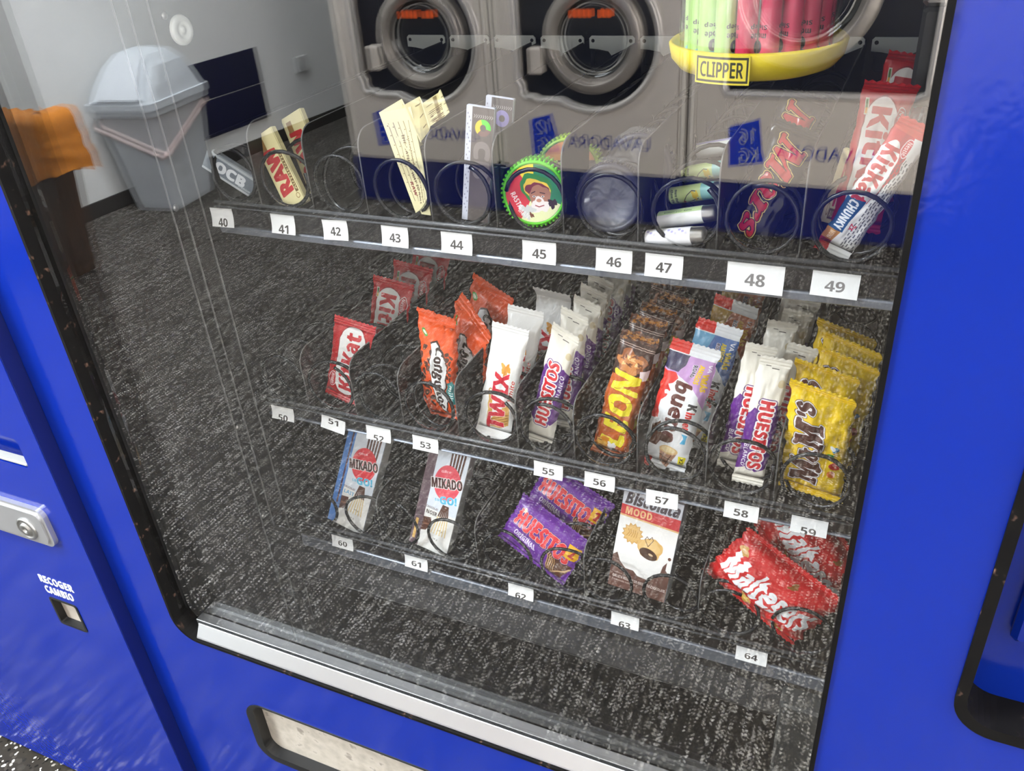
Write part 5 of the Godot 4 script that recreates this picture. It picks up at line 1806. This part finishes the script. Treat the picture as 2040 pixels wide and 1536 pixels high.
func art_lighter(kind: int) -> Material:
	# wraps once round: u round, v along; canvas 70 mm along x (length), 48 mm round
	var bg := [Color8(238, 238, 242), Color8(240, 242, 238), Color8(206, 226, 150), Color8(240, 244, 238)]
	var a := Art.new(self, 64, 50, 3.5, bg[kind])
	for half in 2:
		var y := 25.0 * half
		if kind == 0:
			for i in 12: a.rect(2 + i * 5, y + 2 + (i % 3) * 2, 3.5, 2.4, Color8(176, 172, 216))
		elif kind == 1:
			a.rect(0, y, 64, 6, Color8(196, 222, 160)); a.txt("Reduce your butts", 30, y + 4, 40, 2, 0, Color8(90, 110, 70))
		elif kind == 2:
			a.rect(46, y, 18, 25, Color8(150, 206, 200)); a.txt("more then", 11, y + 12, 14, 4, 90, Color8(40, 50, 40)); a.txt("chew the", 5, y + 12, 14, 4, 90, Color8(40, 50, 40))
			a.line([Vector2(20, y + 18), Vector2(26, y + 12), Vector2(34, y + 8), Vector2(40, y + 9)], 0.8, Color8(60, 50, 30)); a.line([Vector2(24, y + 21), Vector2(34, y + 18), Vector2(42, y + 16)], 0.8, Color8(60, 50, 30))
			a.blob(38, y + 13, 4.5, Color8(222, 196, 40), 3, 0.5); a.ell(21, y + 19, 1.6, 1.6, Color8(170, 70, 60))
		else: a.rect(0, y, 64, 4, Color8(190, 184, 224))
	return print_mat("print_lighter_%d" % kind, a, 0.35)

func lighter_lying(label: String, at: Vector3, tilt: float, m: Material) -> void:
	var t := thing("lighter", label, "lighter", at, "lighters lying in lane 47")
	t.rotation_degrees = Vector3(0, -6, tilt)
	tube_body(t, m, 0.0078, 0.042, Transform3D(Basis(Vector3.BACK, -PI / 2), Vector3(-0.034, 0, 0)))

func tube_body(t: Node3D, m: Material, r: float, L: float, xf: Transform3D) -> void:
	# a round lighter: printed tube, clear foot, metal hood and wheel; axis y before xf
	var b := Mb.new().smooth(true)
	var n := 24
	b.xf = xf
	for i in n:
		var a0 := TAU * i / n
		var a1 := TAU * (i + 1) / n
		var p := Vector3(cos(a0) * r, 0, -sin(a0) * r)
		var q := Vector3(cos(a1) * r, 0, -sin(a1) * r)
		var y := Vector3(0, L, 0)
		var u0 := i / float(n)
		var u1 := (i + 1) / float(n)
		b.quad(p, q, q + y, p + y, Vector2(0, u0), Vector2(0, u1), Vector2(1, u1), Vector2(1, u0))
	part("lighter_tube", b, m, t)
	b = Mb.new().smooth(true)
	b.xf = xf
	b.lathe([Vector2(0, -0.003), Vector2(r * 0.85, -0.003), Vector2(r, -0.001), Vector2(r, 0.0001)], 20)
	part("lighter_foot", b, pm("lighter_foot", Color8(60, 62, 66), 0.2), t)
	b = Mb.new().smooth(true)
	b.xf = xf
	b.lathe([Vector2(r, L), Vector2(r * 0.95, L + 0.001), Vector2(r * 0.92, L + 0.010), Vector2(r * 0.6, L + 0.012), Vector2(0, L + 0.012)], 20)
	part("metal_hood", b, M.steel, t)

func lighter_display() -> void:
	# a round yellow dish of lighters that hangs below the topmost tray
	var c := Vector3(0.632, 0.662, -0.205)
	var t := thing("lighter_display", "round yellow lighter display dish with a black bordered name plate, hanging at the top", "display stand", c)
	var b := Mb.new().smooth(true)
	b.lathe([Vector2(0, 0.0), Vector2(0.050, 0.0), Vector2(0.058, 0.003), Vector2(0.064, 0.010), Vector2(0.066, 0.020), Vector2(0.064, 0.022), Vector2(0.062, 0.018), Vector2(0.056, 0.010), Vector2(0, 0.010)], 64)
	part("yellow_dish", b, pm("dish_yellow", Color8(226, 204, 40), 0.35), t)
	b = Mb.new().smooth(true)
	b.lathe([Vector2(0.012, 0.010), Vector2(0.012, 0.1305), Vector2(0.04, 0.1305), Vector2(0.04, 0.132), Vector2(0, 0.132)], 24)
	part("centre_post", b, M.white_plastic, t)
	# name plate, bent round the dish's front left
	var a := Art.new(self, 40, 16, 6.0, Color8(222, 204, 56))
	for e in [[1, 1, 38, 1.2], [1, 13.8, 38, 1.2], [1, 1, 1.2, 14], [37.8, 1, 1.2, 14]]: a.rect(e[0], e[1], e[2], e[3], Color8(44, 44, 30))
	a.txt("CLIPPER", 20, 8, 31, 8, 0, Color8(44, 46, 30), {"font": sans, "bold": 0.25})
	b = Mb.new().smooth(true)
	var n := 8
	for i in n:
		var p := []
		for e in [[i, 0.001], [i + 1, 0.001], [i + 1, 0.021], [i, 0.021]]:
			var an: float = -PI / 2 - 0.5 + 0.62 * e[0] / n
			var r: float = 0.0672
			p.append(Vector3(cos(an) * r, e[1], -sin(an) * r))
		var u0 := i / float(n)
		var u1 := (i + 1) / float(n)
		b.quad(p[0], p[1], p[2], p[3], Vector2(u0, 1), Vector2(u1, 1), Vector2(u1, 0), Vector2(u0, 0))
		var k := Vector3(0.985, 1, 0.985)
		b.quad(p[1] * k, p[0] * k, p[3] * k, p[2] * k, Vector2(0.01, 0.01), Vector2(0.01, 0.01), Vector2(0.01, 0.01), Vector2(0.01, 0.01))
	part("name_plate", b, print_mat("print_name_plate", a, 0.4), t)
	# shrink film round the dish
	b = Mb.new()
	var fl := FastNoiseLite.new()
	fl.seed = 33
	fl.frequency = 40.0
	var rings := []
	for j in 9:
		var ring := []
		for i in 40:
			var an := TAU * i / 40
			var q := Vector3(cos(an), 0, -sin(an)) * 0.058
			q.y = 0.024 + 0.013 * j
			q += Vector3(cos(an), 0, -sin(an)) * 0.0035 * fl.get_noise_3d(q.x, q.y, q.z)
			ring.append(q)
		rings.append(ring)
	b.loft(rings, false, false)
	part("shrink_film", b, M.film, t)
	# the lighters, standing round the post
	var kinds := [[Color8(176, 220, 120), Color8(120, 196, 210), "pale green"], [Color8(214, 58, 96), Color8(66, 96, 160), "pink"]]
	var mats := []
	for e in kinds:
		a = Art.new(self, 64, 50, 3.5, e[0])
		for half in 2:
			var y := 25.0 * half
			a.ell(6, y + 12, 5, 7, e[1])
			a.txt("0", 16, y + 12, 6, 9, -90, Color8(40, 30, 44), {"bold": 0.6}); a.txt("mode", 25, y + 12, 14, 5, -90, Color8(40, 30, 44)); a.txt("Sleep", 33, y + 12, 15, 5, -90, Color8(40, 30, 44))
		mats.append(print_mat("print_standing_lighter_%s" % e[2].replace(" ", "_"), a, 0.3))
	var made := {}
	for i in 13:
		var an := -PI / 2 - 2.0 + 0.335 * i
		var kind := 0 if i < 6 else 1
		var at := c + Vector3(cos(an) * 0.047, 0.0105, -sin(an) * 0.047)
		var label: String = "%s lighter standing in the yellow dish, %s from its left end" % [kinds[kind][2], ["first", "second", "third", "fourth", "fifth", "sixth", "seventh", "eighth", "ninth", "tenth", "eleventh", "twelfth", "thirteenth", "fourteenth"][i]]
		if made.has(kind):
			var xf: Transform3D = made[kind].transform
			xf.origin = at
			xf.basis = Basis(Vector3.UP, an * 1.0 + PI / 2 + rng.randf_range(-0.4, 0.4))
			twin(made[kind], xf, label)
		else:
			var o := thing("lighter", label, "lighter", at, "lighters standing in the yellow dish")
			tube_body(o, mats[kind], 0.0074, 0.052, Transform3D(Basis(Vector3.UP, PI / 2), Vector3.ZERO))
			made[kind] = o
